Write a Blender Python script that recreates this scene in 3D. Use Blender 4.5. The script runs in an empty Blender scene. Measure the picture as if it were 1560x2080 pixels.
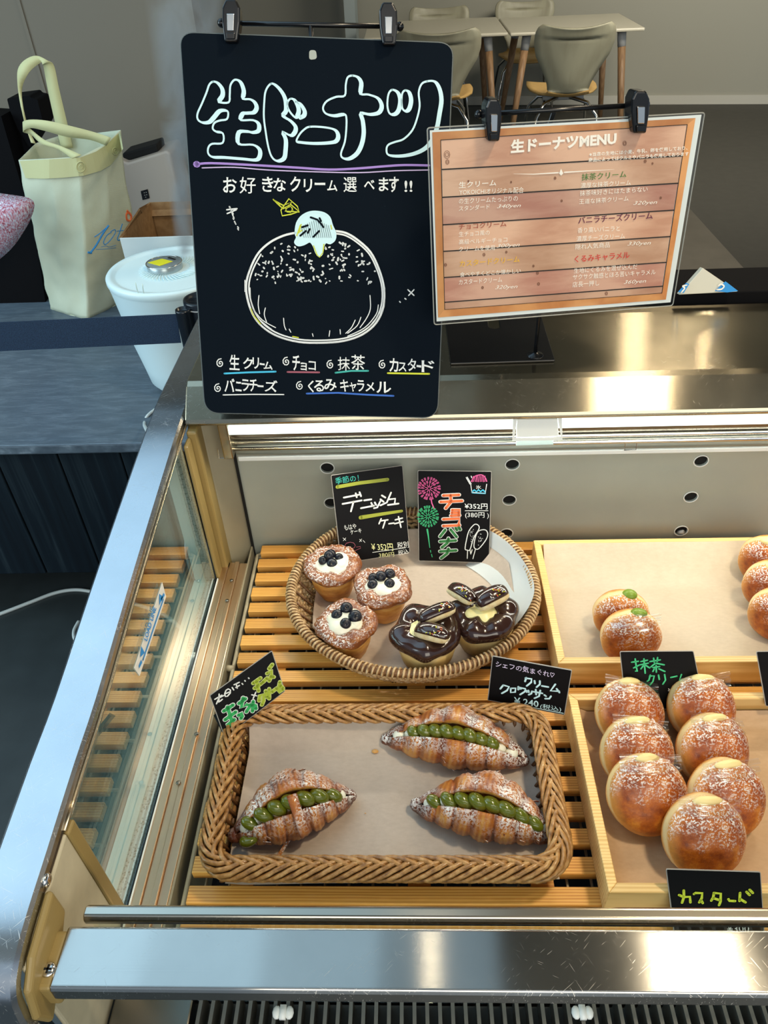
import bpy, math, random
from math import sin, cos, pi, radians, tan, atan2, sqrt, floor
from mathutils import Vector as V, Matrix, noise
from mathutils.bvhtree import BVHTree
random.seed(7)
S = bpy.context.scene
COL = S.collection

# ------------------------------------------------------------------ camera
EYE = V((0, 0, 1.5)); FPX = 1520.0
def cam_axes(p, r, y):
    f = V((sin(y)*cos(p), cos(y)*cos(p), -sin(p))); rt = V((cos(y), -sin(y), 0)); up = rt.cross(f)
    return cos(r)*rt + sin(r)*up, -sin(r)*rt + cos(r)*up, f
CR, CU, CF = cam_axes(radians(39.5), radians(-2.775), radians(-2.91))
cd = bpy.data.cameras.new('camera'); cam = bpy.data.objects.new('camera', cd); COL.objects.link(cam)
cd.sensor_fit = 'VERTICAL'; cd.sensor_height = 24; cd.sensor_width = 18; cd.lens = FPX/2080*24
cd.clip_start = .02; cd.clip_end = 60
mw = Matrix((CR, CU, -CF)).transposed().to_4x4(); mw.translation = EYE
cam.matrix_world = mw; S.camera = cam

# ------------------------------------------------------------------ world, lamps, exposure
S.view_settings.view_transform = 'Standard'; S.view_settings.look = 'None'
S.view_settings.gamma = 1; S.view_settings.exposure = 0.2
try: S.view_settings.use_curve_mapping = False
except Exception: pass
W = bpy.data.worlds.new('world'); S.world = W; W.use_nodes = True
W.node_tree.nodes['Background'].inputs[0].default_value = (.62, .78, .95, 1)
W.node_tree.nodes['Background'].inputs[1].default_value = .46
def area(name, loc, target, sx, sy, power, col):
    l = bpy.data.lights.new(name, 'AREA'); l.shape = 'RECTANGLE'; l.size = sx; l.size_y = sy
    l.energy = power; l.color = col
    o = bpy.data.objects.new(name, l); COL.objects.link(o); o.location = loc
    o.rotation_euler = (V(target)-V(loc)).to_track_quat('-Z', 'Y').to_euler(); return o
area('window_light', (-3.2, .2, 2.0), (0, 1.1, .6), 2.6, 1.8, 74, (.70, .90, 1.0))
area('shopfront_light', (.8, -2.2, 2.3), (.2, 1.2, .7), 3.0, 1.6, 52, (1.0, .93, .78))
LAMPS = [(1.32, 4.1, 3.2, .16), (1.73, 4.1, 1.3, .035), (1.0, 2.1, 12, .45), (.75, .50, 15, .20), (.87, .16, 1.7, .10), (.67, .16, .35, .04), (.03, .84, .22, .05), (1.1, .84, .2, .08)]  # ceiling downlights; the one over the case front is an added fill
def spot(name, loc, power, size):
    l = bpy.data.lights.new(name, 'AREA'); l.shape = 'DISK'; l.size = size; l.energy = power; l.color = (1, .83, .58); l.spread = radians(178)
    o = bpy.data.objects.new(name, l); COL.objects.link(o); o.location = loc; return o
for q in LAMPS: spot('downlight_and_fill', (q[0], q[1], 2.57), q[2], q[3])
for k_ in range(4): area('cool_ceiling_fill', (-1.55+.17*k_, 1.25, 2.56-.004*k_), (-1.55+.17*k_, 1.25, 0), 1.5+.34*k_, 1.9, 3.6+.9*k_, (.50, .78, 1.0))  # added overlapping fills standing in for a blue, window-lit ceiling
area('case_strip_light', (.32, .860, .936), (.32, .50, .62), 1.15, .012, 2.3, (1.0, .95, .80))
area('lobby_light', (2.2, 4.6, 2.45), (2.0, 7.2, .9), 2.0, 1.0, 85, (1, .94, .80))

# ------------------------------------------------------------------ picking points on real planes
def ray(x, y): return CR*((x-780)/FPX) - CU*((y-1040)/FPX) + CF
def at_z(x, y, z): d = ray(x, y); return EYE + d*((z-1.5)/d.z)
def at_y(x, y, Y): d = ray(x, y); return EYE + d*(Y/d.y)
def at_x(x, y, X): d = ray(x, y); return EYE + d*(X/d.x)
class Plane:
    def __init__(s, p, n):
        s.p = V(p); s.n = V(n).normalized()
        if s.n.dot(EYE-s.p) < 0: s.n = -s.n
    def at(s, x, y, lift=0.0):
        d = ray(x, y); q = EYE + d*((s.p-EYE).dot(s.n)/d.dot(s.n)); return q + s.n*lift

# ------------------------------------------------------------------ mesh helper
class MB:
    def __init__(s): s.v = []; s.f = []; s.t = []
    def add(s, vs, fs, t=None):
        o = len(s.v); s.v += [V(v) for v in vs]; s.f += [tuple(i+o for i in f) for f in fs]
        s.t += (t if t else [1.0]*len(vs))
    def box(s, x0, x1, y0, y1, z0, z1):
        s.add([(x0,y0,z0),(x1,y0,z0),(x1,y1,z0),(x0,y1,z0),(x0,y0,z1),(x1,y0,z1),(x1,y1,z1),(x0,y1,z1)],
              [(0,3,2,1),(4,5,6,7),(0,1,5,4),(1,2,6,5),(2,3,7,6),(3,0,4,7)]); return s
    def prism(s, poly, vec):
        n = len(poly); vec = V(vec)
        s.add([V(p) for p in poly]+[V(p)+vec for p in poly], [tuple(range(n))[::-1], tuple(range(n, 2*n))]+[(i, (i+1) % n, n+(i+1) % n, n+i) for i in range(n)]); return s
    def tube(s, pts, r, n=6, closed=False, flat=None, tone=None):
        pts = [V(p) for p in pts]; N = len(pts)
        if N < 2: return s
        rr = r if isinstance(r, (list, tuple)) else [r]*N
        T = []
        for i in range(N):
            a = pts[(i-1) % N] if (closed or i) else pts[0]; b = pts[(i+1) % N] if (closed or i < N-1) else pts[-1]
            d = b-a; T.append(d.normalized() if d.length > 1e-9 else V((1, 0, 0)))
        u = T[0].orthogonal().normalized()
        if flat is not None:
            u = (V(flat)-T[0]*V(flat).dot(T[0])).normalized()
        vs = []
        for i in range(N):
            u = (u-T[i]*u.dot(T[i]));  u = u.normalized() if u.length > 1e-9 else T[i].orthogonal().normalized()
            w = T[i].cross(u)
            for k in range(n):
                a = 2*pi*k/n; vs.append(pts[i]+(u*cos(a)+w*sin(a))*rr[i])
        fs = []
        for i in range(N if closed else N-1):
            j = (i+1) % N
            for k in range(n): fs.append((i*n+k, i*n+(k+1) % n, j*n+(k+1) % n, j*n+k))
        if not closed: fs += [tuple(range(n))[::-1], tuple((N-1)*n+k for k in range(n))]
        s.add(vs, fs, [tone]*len(vs) if tone is not None else None); return s
    def grid(s, fn, nu, nv, cu=False, cv=False, tone=None):
        vs = []; ts = []
        for j in range(nv):
            for i in range(nu):
                u = i/(nu if cu else nu-1); v = j/(nv if cv else nv-1); q = fn(u, v)
                if isinstance(q, tuple) and len(q) == 2: vs.append(V(q[0])); ts.append(q[1])
                else: vs.append(V(q)); ts.append(1.0 if tone is None else tone)
        fs = []
        for j in range(nv if cv else nv-1):
            for i in range(nu if cu else nu-1):
                a = (i+1) % nu; b = (j+1) % nv
                fs.append((j*nu+i, j*nu+a, b*nu+a, b*nu+i))
        s.add(vs, fs, ts); return s
    def lathe(s, prof, c=(0, 0, 0), n=32, fn=None):
        c = V(c)
        def f(u, v):
            k = v*(len(prof)-1); i = min(int(k+1e-6), len(prof)-1); r, z = prof[i]
            a = 2*pi*u; m = fn(a, r, z) if fn else (r, z); return c+V((m[0]*cos(a), m[0]*sin(a), m[1]))
        return s.grid(f, n, len(prof), cu=True)
    def ball(s, c, r, nu=14, nv=9, rot=None, jitter=0, tone=None):
        c = V(c); r = V((r, r, r)) if not hasattr(r, '__len__') else V(r)
        def f(u, v):
            a = 2*pi*u; b = pi*(v-.5)*.998; p = V((r.x*cos(a)*cos(b), r.y*sin(a)*cos(b), r.z*sin(b)))
            if jitter: p *= 1+jitter*noise.noise(p*60+c*50)
            if rot: p = rot @ p
            return c+p
        return s.grid(f, nu, nv, cu=True, tone=tone)

def make(name, mb, mat, parent=None, loc=(0, 0, 0), smooth=False, bevel=0, seg=2, kind=None, label=None, sub=0, solid=0):
    loc = V(loc); me = bpy.data.meshes.new(name)
    me.from_pydata([tuple(v-loc) for v in mb.v], [], mb.f)
    if any(t != 1.0 for t in mb.t):
        a = me.attributes.new('tone', 'FLOAT', 'POINT'); a.data.foreach_set('value', mb.t)
    me.materials.append(mat); me.validate()
    if smooth: me.polygons.foreach_set('use_smooth', [True]*len(me.polygons))
    me.update()
    o = bpy.data.objects.new(name, me); COL.objects.link(o)
    if parent is not None: o.parent = parent
    else: o.location = loc
    if solid: m = o.modifiers.new('s', 'SOLIDIFY'); m.thickness = solid; m.offset = 0
    if bevel: m = o.modifiers.new('b', 'BEVEL'); m.width = bevel; m.segments = seg; m.limit_method = 'ANGLE'
    if sub: m = o.modifiers.new('u', 'SUBSURF'); m.levels = sub; m.render_levels = sub
    if kind: o['kind'] = kind
    if label: o['label'] = label
    return o
def tag(o, label, cat, group=None, kind=None):
    o['label'] = label; o['category'] = cat
    if group: o['group'] = group
    if kind: o['kind'] = kind
    return o
class Thing:
    """an Empty at the thing's base which parents its parts; parts are given in world coordinates"""
    def __init__(s, name, label, cat, loc, group=None):
        s.o = bpy.data.objects.new(name, None); COL.objects.link(s.o); s.o.location = loc; s.o.empty_display_size = .02
        s.loc = V(loc); tag(s.o, label, cat, group)
    def part(s, name, mb, mat, parent=None, **k):
        return make(name, mb, mat, parent=parent or s.o, loc=s.loc, **k)
def struct(name, mb, mat, **k):
    o = make(name, mb, mat, **k); o['kind'] = 'structure'; return o

# ------------------------------------------------------------------ materials
class Mt:
    def __init__(s, name, col=(.8, .8, .8), rough=.5, metal=0.0, **k):
        s.m = bpy.data.materials.new(name); s.m.use_nodes = True; s.nt = s.m.node_tree; s.b = s.nt.nodes['Principled BSDF']
        s.b.inputs['Base Color'].default_value = (*col, 1); s.b.inputs['Roughness'].default_value = rough; s.b.inputs['Metallic'].default_value = metal
        for a, v in k.items():
            s.b.inputs[{'spec': 'Specular IOR Level', 'coat': 'Coat Weight', 'trans': 'Transmission Weight', 'alpha': 'Alpha', 'ior': 'IOR', 'sheen': 'Sheen Weight', 'sub': 'Subsurface Weight', 'emit': 'Emission Strength'}[a]].default_value = v
        if 'sub' in k: s.b.inputs['Subsurface Radius'].default_value = (.01, .006, .004)
    def n(s, t, **k):
        q = s.nt.nodes.new(t)
        for a, v in k.items():
            if a in q.inputs: q.inputs[a].default_value = v
            else: setattr(q, a, v)
        return q
    def l(s, a, b): s.nt.links.new(a, b)
    def coord(s, scale=(1, 1, 1), rot=(0, 0, 0), kind='Object'):
        c = s.n('ShaderNodeTexCoord'); m = s.n('ShaderNodeMapping'); m.inputs['Scale'].default_value = scale; m.inputs['Rotation'].default_value = rot
        s.l(c.outputs[kind], m.inputs[0]); return m.outputs[0]
    def scoord(s, scale, ang):
        c = s.n('ShaderNodeTexCoord'); m = s.n('ShaderNodeMapping'); m.vector_type = 'TEXTURE'; m.inputs['Rotation'].default_value = (0, 0, ang); m.inputs['Scale'].default_value = tuple(1/q for q in scale); s.l(c.outputs['Object'], m.inputs[0]); return m.outputs[0]
    def noise(s, scale, vec=None, detail=4, rough=.55, dist=0):
        q = s.n('ShaderNodeTexNoise'); q.inputs['Scale'].default_value = scale; q.inputs['Detail'].default_value = detail; q.inputs['Roughness'].default_value = rough; q.inputs['Distortion'].default_value = dist
        s.l(vec or s.coord(), q.inputs['Vector']); return q.outputs['Fac']
    def ramp(s, fac, stops):
        q = s.n('ShaderNodeValToRGB'); e = q.color_ramp.elements
        while len(e) > 1: e.remove(e[0])
        e[0].position, e[0].color = stops[0][0], (*stops[0][1], 1)
        for p, c in stops[1:]: x = e.new(p); x.color = (*c, 1)
        s.l(fac, q.inputs[0]); return q.outputs[0]
    def step(s, fac, a, b):
        q = s.n('ShaderNodeMapRange'); q.inputs[1].default_value = a; q.inputs[2].default_value = b; s.l(fac, q.inputs[0]); return q.outputs[0]
    def math(s, op, a, b=None):
        q = s.n('ShaderNodeMath'); q.operation = op
        for i, x in enumerate((a, b)):
            if x is None: continue
            if isinstance(x, (int, float)): q.inputs[i].default_value = x
            else: s.l(x, q.inputs[i])
        return q.outputs[0]
    def mix(s, fac, a, b):
        q = s.n('ShaderNodeMix'); q.data_type = 'RGBA'
        for i, x in ((0, fac), (6, a), (7, b)):
            if isinstance(x, tuple): q.inputs[i].default_value = (*x, 1)
            elif isinstance(x, (int, float)): q.inputs[i].default_value = x
            else: s.l(x, q.inputs[i])
        return q.outputs[2]
    def col(s, c): s.l(c, s.b.inputs['Base Color']); return s
    def rgh(s, c): s.l(c, s.b.inputs['Roughness']); return s
    def bump(s, h, strength=.3, dist=.001):
        q = s.n('ShaderNodeBump'); q.inputs['Strength'].default_value = strength; q.inputs['Distance'].default_value = dist
        s.l(h, q.inputs['Height']); s.l(q.outputs[0], s.b.inputs['Normal']); return s
    def attr(s, name='tone'):
        q = s.n('ShaderNodeAttribute'); q.attribute_name = name; return q.outputs['Fac']
    def upness(s):
        g = s.n('ShaderNodeNewGeometry'); x = s.n('ShaderNodeSeparateXYZ'); s.l(g.outputs['Normal'], x.inputs[0]); return x.outputs[2]

def plain(name, col, rough=.5, metal=0, bump=0, bscale=200, var=0, **k):
    m = Mt(name, col, rough, metal, **k)
    if var: m.col(m.ramp(m.noise(bscale*.2), [(.3, tuple(c*(1-var) for c in col)), (.7, tuple(min(1, c*(1+var)) for c in col))]))
    if bump: m.bump(m.noise(bscale), bump)
    return m.m

def steel(name, col, rough, brush=(3, 260, 260), scratch=.35, brs=.12, tan=(0, 1, 0), an=.8, rs=.25):
    m = Mt(name, col, rough, 1.0)
    b = m.noise(1, m.coord(brush), 3)
    lay = None
    for sc, ro in (((1500, 44, 200), .5), ((50, 1700, 200), .6), ((1300, 50, 200), -.8), ((1400, 60, 200), 1.2)):
        q = m.step(m.noise(1, m.scoord(sc, ro), 1, .5, .35), .71, .76); lay = q if lay is None else m.math('MAXIMUM', lay, q)
    patch = m.step(m.noise(14, None, 3), .35, .65)
    q = m.math('MULTIPLY', lay, patch); big = m.noise(9, None, 5)
    c = m.mix(m.step(big, .35, .7), tuple(x*.85 for x in col), col)
    m.col(m.mix(m.math('MULTIPLY', q, scratch), c, (.95, .93, .88)))
    m.rgh(m.math('ADD', m.math('MULTIPLY', big, .07), m.math('ADD', m.math('MULTIPLY', q, rs), rough-.06)))
    m.b.inputs['Anisotropic'].default_value = an
    t = m.n('ShaderNodeCombineXYZ'); t.inputs[0].default_value, t.inputs[1].default_value, t.inputs[2].default_value = tan; m.l(t.outputs[0], m.b.inputs['Tangent'])
    m.bump(b, brs, .0006); return m.m
M_deck = steel('brushed_steel_deck', (.42, .375, .28), .20, (4, 700, 4), .12, .05, (0, 1, 0), 1.0, .12)
M_cap = steel('scratched_steel', (.56, .59, .63), .30, (700, 5, 5), .45, .02, (1, 0, 0), .5)
M_rail = steel('scratched_steel_rail', (.52, .51, .48), .19, (5, 700, 5), .35, .06, (0, 1, 0), 1.0, .2)
M_chrome = plain('bright_steel', (.72, .70, .66), .16, 1.0)
M_dsteel = plain('dark_steel', (.20, .19, .17), .25, 1.0)
M_bsteel = Mt('side_ledge_steel', (.72, .54, .36), .32, 1.0).m  # warm tint paints the wood's reflection into the steel
M_olive = plain('olive_plastic', (.30, .215, .075), .42, 0, .1, 600)
M_cream = plain('cream_plastic', (.52, .47, .33), .5, 0, .05, 300, .06)
M_cwall = plain('cream_enamel', (.33, .30, .21), .32, 0, .02, 90, .05)
M_back = plain('grey_enamel_back', (.35, .375, .325), .28, 0, .02, 60, .04)
M_black = plain('black_plastic', (.004, .004, .005), .32)
M_dull = plain('dull_black', (.003, .003, .004), .7, spec=.1)
M_blackm = plain('black_metal', (.006, .006, .007), .22)
M_white = plain('white_plastic', (.80, .83, .80), .35)
M_gask = plain('pale_gasket', (.72, .92, .90), .4)
M_hole = plain('dark_hole', (.003, .003, .003), .9)
g = Mt('dotted_gasket', (.7, .78, .78), .4); vv = g.n('ShaderNodeTexVoronoi'); vv.inputs['Scale'].default_value = 330; g.l(g.coord((1, 1, 1)), vv.inputs['Vector'])
g.col(g.ramp(vv.outputs['Distance'], [(.25, (.16, .20, .18)), (.45, (.66, .72, .70))])); M_dots = g.m
def glassm(name, col=(.93, .98, .96), f0=.05, strength=1.0):
    m = bpy.data.materials.new(name); m.use_nodes = True; nt = m.node_tree; nt.nodes.clear()
    o = nt.nodes.new('ShaderNodeOutputMaterial'); mx = nt.nodes.new('ShaderNodeMixShader'); t = nt.nodes.new('ShaderNodeBsdfTransparent'); gl = nt.nodes.new('ShaderNodeBsdfGlossy')
    g = nt.nodes.new('ShaderNodeNewGeometry'); d = nt.nodes.new('ShaderNodeVectorMath'); d.operation = 'DOT_PRODUCT'; nt.links.new(g.outputs['Normal'], d.inputs[0]); nt.links.new(g.outputs['Incoming'], d.inputs[1])
    def mt(op, a, b=None):
        q = nt.nodes.new('ShaderNodeMath'); q.operation = op
        for i, x in enumerate((a, b)):
            if x is None: continue
            if isinstance(x, (int, float)): q.inputs[i].default_value = x
            else: nt.links.new(x, q.inputs[i])
        return q
    f = mt('POWER', mt('SUBTRACT', 1.0, mt('ABSOLUTE', d.outputs['Value']).outputs[0]).outputs[0], 5.0)
    f = mt('MULTIPLY', mt('ADD', mt('MULTIPLY', f.outputs[0], 1-f0).outputs[0], f0).outputs[0], strength); f.use_clamp = True
    t.inputs[0].default_value = (*col, 1); gl.inputs['Roughness'].default_value = .0; gl.inputs[0].default_value = (1, 1, 1, 1)
    nt.links.new(f.outputs[0], mx.inputs[0]); nt.links.new(t.outputs[0], mx.inputs[1]); nt.links.new(gl.outputs[0], mx.inputs[2]); nt.links.new(mx.outputs[0], o.inputs[0])
    return m
M_glass = glassm('side_glass', (.90, .95, .93), .12, 1.6)
M_fglass = glassm('front_glass', (.90, .95, .93), .05, 1.0)
M_film = glassm('clear_film', (.96, .96, .95), .04, .9)
M_film.node_tree.nodes['Glossy BSDF'].inputs['Roughness'].default_value = .12
M_film2 = glassm('crinkled_film', (.96, .96, .95), .14, 1.1)
M_film2.node_tree.nodes['Glossy BSDF'].inputs['Roughness'].default_value = .22

def wood(name, c1, c2, scale=(3, 60, 60), rough=.42, rings=9, c3=None, coat=0):
    m = Mt(name, c1, rough); co = m.coord(scale)
    n1 = m.noise(1, co, 6, .6, .6)
    w = m.n('ShaderNodeTexWave'); w.wave_type = 'BANDS'; w.bands_direction = 'Y'; w.inputs['Scale'].default_value = rings; w.inputs['Distortion'].default_value = 5; w.inputs['Detail'].default_value = 3
    m.l(m.coord((scale[0]*.12, scale[1]*.12, scale[2]*.12)), w.inputs['Vector'])
    f = m.math('ADD', m.math('MULTIPLY', n1, .6), m.math('MULTIPLY', w.outputs['Fac'], .4))
    oi = m.n('ShaderNodeObjectInfo')
    base = m.ramp(f, [(.25, c2), (.65, c1)]+([(.9, c3)] if c3 else []))
    hs = m.n('ShaderNodeHueSaturation'); m.l(base, hs.inputs['Color']); m.l(m.math('ADD', m.math('MULTIPLY', oi.outputs['Random'], .35), .82), hs.inputs['Value'])
    m.l(hs.outputs[0], m.b.inputs['Base Color']); m.bump(f, .12)
    if coat: m.b.inputs['Coat Weight'].default_value = coat
    return m.m
M_slat = wood('pine_slat', (.84, .45, .11), (.60, .25, .045), (4, 90, 90), .38)
M_tray = wood('light_tray_wood', (.82, .57, .24), (.66, .40, .13), (5, 80, 80), .45)
M_slate = wood('blue_sheen_worktop', (.13, .18, .23), (.07, .10, .135), (14, 60, 20), .42, 14, (.36, .45, .53))  # wood grain; its blue tint paints in the cool window sheen
M_dplank = wood('blue_black_plank', (.003, .010, .017), (.001, .004, .008), (70, 70, 3), .8, 5, (.02, .035, .045)); M_dplank.node_tree.nodes['Principled BSDF'].inputs['Specular IOR Level'].default_value = .2
M_wick = Mt('wicker', (.5, .27, .09), .30, coat=.3); M_wick.col(M_wick.ramp(M_wick.noise(130, None, 4), [(.3, (.20, .085, .022)), (.55, (.46, .23, .07)), (.8, (.70, .45, .19))])).bump(M_wick.noise(500), .3); M_wick = M_wick.m
M_wickd = Mt('dark_wicker', (.2, .1, .04), .5); M_wickd.col(M_wickd.ramp(M_wickd.noise(130), [(.3, (.07, .028, .009)), (.7, (.24, .11, .035))])); M_wickd = M_wickd.m
M_grass = Mt('seagrass', (.62, .45, .24), .55); M_grass.col(M_grass.ramp(M_grass.noise(160, None, 4), [(.28, (.22, .115, .045)), (.5, (.55, .36, .17)), (.75, (.82, .64, .40))])).bump(M_grass.noise(600), .4); M_grass = M_grass.m
def paper(name, col, dark):
    m = Mt(name, col, .48); f = m.noise(9, None, 8, .7); fine = m.noise(1, m.coord((120, 260, 100)), 3)
    m.col(m.ramp(m.math('ADD', m.math('MULTIPLY', f, .7), m.math('MULTIPLY', fine, .3)), [(.35, dark), (.65, col)])); m.bump(m.noise(14, None, 5), .5, .004); return m.m
M_paper = paper('baking_paper', (.56, .47, .39), (.45, .37, .30))
M_paper2 = paper('tan_tray_paper', (.60, .40, .23), (.50, .32, .17))
M_paper3 = paper('rear_tray_paper', (.58, .49, .37), (.48, .40, .29))
wp = Mt('white_greaseproof', (.70, .76, .78), .35, alpha=.8); M_wpaper = wp.m

def pastry(name, ramp, sugar=.5, rough=.35, coat=.15, sscale=420, thr=.52, pale=None, patch=30):
    m = Mt(name, ramp[1][1], rough, coat=coat); t = m.attr()
    n = m.noise(55, None, 6, .65)
    base = m.ramp(m.math('ADD', m.math('MULTIPLY', t, .65), m.math('MULTIPLY', n, .35)), ramp)
    s = m.step(m.noise(sscale, None, 3, .7), thr, thr+.025)
    up = m.step(m.upness(), .05, .75); pt = m.step(m.noise(patch, None, 3), .36, .52)
    fac = m.math('MULTIPLY', m.math('MULTIPLY', m.math('MULTIPLY', s, up), pt), sugar)
    if pale: fac = m.math('MULTIPLY', fac, m.step(t, .12, .25))
    m.col(m.mix(fac, base, (.86, .83, .80)))
    m.rgh(m.math('ADD', rough, m.math('MULTIPLY', fac, .4)))
    m.bump(m.math('ADD', m.noise(120, None, 5), m.math('MULTIPLY', s, .3)), .45, .0015); return m.m
M_crust = pastry('croissant_crust', [(.0, (.70, .50, .24)), (.22, (.66, .32, .07)), (.42, (.47, .15, .018)), (.62, (.24, .055, .010)), (.85, (.09, .02, .008))], 1.0, .36, .2, 400, .47, True, 22)
M_danish = pastry('danish_crust', [(.0, (.62, .30, .06)), (.3, (.46, .17, .025)), (.55, (.23, .065, .012)), (.85, (.11, .025, .010))], .85, .38, .2, 380, .53, None, 30)
# doughnut: the pale proof line runs round the waist (object z), browned domes above and below
dm = Mt('fried_dough', (.6, .25, .06), .42, coat=.12)
tc = dm.n('ShaderNodeTexCoord'); sx = dm.n('ShaderNodeSeparateXYZ'); dm.l(tc.outputs['Object'], sx.inputs[0])
wob = dm.math('MULTIPLY', dm.math('SUBTRACT', dm.noise(22, None, 3), .5), .012)
az = dm.math('ABSOLUTE', dm.math('ADD', dm.math('ADD', sx.outputs[2], -.0005), wob))
brown = dm.ramp(dm.noise(38, None, 7, .65), [(.36, (.20, .032, .003)), (.50, (.42, .095, .006)), (.68, (.70, .25, .025))])
dcol = dm.mix(dm.step(az, .0025, .0065), (.82, .62, .30), dm.mix(dm.step(az, .005, .016), (.66, .30, .06), brown))
sg = dm.step(dm.noise(430, None, 3, .7), .52, .555)
pt = dm.step(dm.math('ADD', dm.noise(28, None, 3), dm.math('MULTIPLY', sx.outputs[1], 7.5)), .42, .66)
sf = dm.math('MULTIPLY', dm.math('MULTIPLY', sg, pt), dm.step(sx.outputs[2], .002, .008))
dm.col(dm.mix(dm.math('MULTIPLY', sf, .9), dcol, (.88, .84, .80))); dm.bump(dm.math('ADD', dm.noise(70, None, 6), dm.math('MULTIPLY', sg, .2)), .45, .002); M_dough = dm.m
M_matcha = plain('matcha_cream', (.105, .125, .006), .22, 0, .1, 200, coat=.5)
M_mfill = plain('matcha_filling', (.16, .25, .012), .4, 0, .3, 300)
M_cust = plain('custard_cream', (.86, .68, .30), .4, 0, .2, 100)
M_wcream = plain('white_cream', (.86, .85, .70), .35, 0, .2, 120, sub=.1)
M_ycream = plain('yellow_cream', (.84, .76, .36), .32, 0, .1, 60, sub=.1)
M_choc = plain('chocolate_glaze', (.030, .012, .009), .17, 0, .25, 60, coat=.5)
bn = Mt('banana', (.80, .66, .36), .5); bn.col(bn.ramp(bn.noise(180), [(.3, (.70, .52, .24)), (.65, (.84, .74, .46))])).bump(bn.noise(300), .4); M_ban = bn.m
bb = Mt('blueberry_skin', (.008, .010, .022), .30); bb.col(bb.ramp(bb.noise(150), [(.35, (.003, .003, .006)), (.75, (.014, .018, .034))])); bb.bump(bb.noise(300), .3); M_berry = bb.m
M_cup = Mt('muffin_side', (.62, .30, .07), .45); M_cup.col(M_cup.ramp(M_cup.noise(1, M_cup.coord((30, 30, 90)), 6), [(.3, (.40, .13, .02)), (.5, (.60, .27, .055)), (.75, (.76, .47, .15))])).bump(M_cup.noise(90), .4); M_cup = M_cup.m
M_cup2 = Mt('pale_muffin_side', (.6, .42, .16), .45); M_cup2.col(M_cup2.ramp(M_cup2.noise(40, None, 6), [(.3, (.46, .29, .09)), (.7, (.70, .52, .22))])).bump(M_cup2.noise(90), .3); M_cup2 = M_cup2.m
def ink(name, col): return plain(name, col, .6)
I_w = ink('white_chalk', (.80, .82, .80)); I_cy = ink('pale_blue_chalk', (.62, .86, .90)); I_y = ink('yellow_chalk', (.62, .66, .03)); I_g = ink('green_chalk', (.05, .52, .22))
I_dg = ink('deep_green_chalk', (.02, .40, .10)); I_p = ink('pink_chalk', (.72, .11, .33)); I_o = ink('orange_chalk', (.80, .17, .05)); I_v = ink('violet_chalk', (.36, .22, .60)); I_b = ink('blue_chalk', (.03, .14, .55))
I_lb = ink('blue_print', (.02, .28, .70)); I_r = ink('red_print', (.62, .06, .05)); I_br = ink('brown_print', (.38, .11, .07)); I_pl = ink('plum_print', (.14, .03, .07)); I_gp = ink('green_print', (.06, .20, .05)); I_yp = ink('amber_print', (.80, .48, .06)); I_wp = ink('cream_print', (.90, .88, .80)); I_k = ink('black_print', (.01, .01, .01)); I_yg = ink('dull_yellow_chalk', (.30, .33, .03)); I_teal = ink('teal_chalk', (.04, .42, .36)); I_dr = ink('rose_chalk', (.36, .09, .13)); I_cyn = ink('cyan_chalk', (.05, .50, .75))
bd = Mt('blackboard', (.003, .006, .010), .7, spec=.06); bd.col(bd.mix(bd.step(bd.noise(900, None, 2), .74, .80), (.0025, .006, .011), (.03, .045, .06))); M_board = bd.m
M_card = plain('black_card', (.003, .003, .004), .55, spec=.15)
M_edge = plain('card_edge', (.35, .33, .30), .5)
M_wall = plain('grey_wall', (.205, .180, .140), .85, 0, .05, 150)
M_wall2 = plain('warm_grey_wall', (.36, .35, .29), .85, 0, .05, 150)
M_floor = plain('dark_floor', (.032, .040, .042), .40, 0, .04, 60, .15)
M_lfloor = plain('lobby_floor', (.055, .051, .042), .6, 0, .05, 80, .1)
M_ceil = plain('ceiling_paint', (.24, .235, .20), .9)
M_skirt = plain('skirting', (.55, .53, .46), .6)
M_wtop = plain('taupe_worktop', (.12, .105, .085), .38, 0, .03, 80, .1)
M_belt = Mt('navy_webbing', (.006, .022, .060), .6); M_belt.col(M_belt.ramp(M_belt.noise(1, M_belt.coord((900, 900, 900)), 2), [(.4, (.003, .012, .035)), (.7, (.02, .06, .13))])); M_belt = M_belt.m
M_navy = plain('navy_black_enamel', (.006, .010, .016), .25)
M_appl = plain('white_appliance', (.74, .92, .95), .32)
M_beige = plain('beige_appliance', (.46, .40, .34), .45)
M_cardb = Mt('cardboard', (.30, .17, .07), .8); M_cardb.col(M_cardb.ramp(M_cardb.noise(60), [(.3, (.24, .13, .05)), (.7, (.34, .20, .085))])); M_cardb = M_cardb.m
M_wcard = plain('white_board_face', (.62, .70, .70), .6)
M_cable = plain('white_cable', (.62, .68, .66), .4)
bg = Mt('bag_fabric', (.60, .60, .42), .75); wv = bg.n('ShaderNodeTexWave'); wv.inputs['Scale'].default_value = 160; bg.l(bg.coord((1, 1, 1), (0, .8, 0)), wv.inputs['Vector']); bg.col(bg.ramp(bg.noise(6), [(.3, (.52, .57, .43)), (.7, (.64, .69, .53))])); bg.bump(bg.math('ADD', wv.outputs['Fac'], bg.math('MULTIPLY', bg.noise(7, None, 4), 6)), .25, .002); M_bag = bg.m
M_bagh = plain('bag_hem_fabric', (.58, .58, .31), .75, 0, .2, 300)
tw = Mt('tweed', (.5, .3, .4), .95); tn = tw.noise(1, tw.coord((260, 260, 120)), 2); tw.col(tw.ramp(tn, [(.36, (.32, .08, .13)), (.46, (.62, .34, .42)), (.56, (.46, .46, .66)), (.66, (.80, .80, .84))])); tw.bump(tn, .8, .002); M_tweed = tw.m
M_ply = wood('chair_veneer', (.36, .34, .24), (.30, .28, .195), (30, 30, 4), .45, 2)
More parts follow.
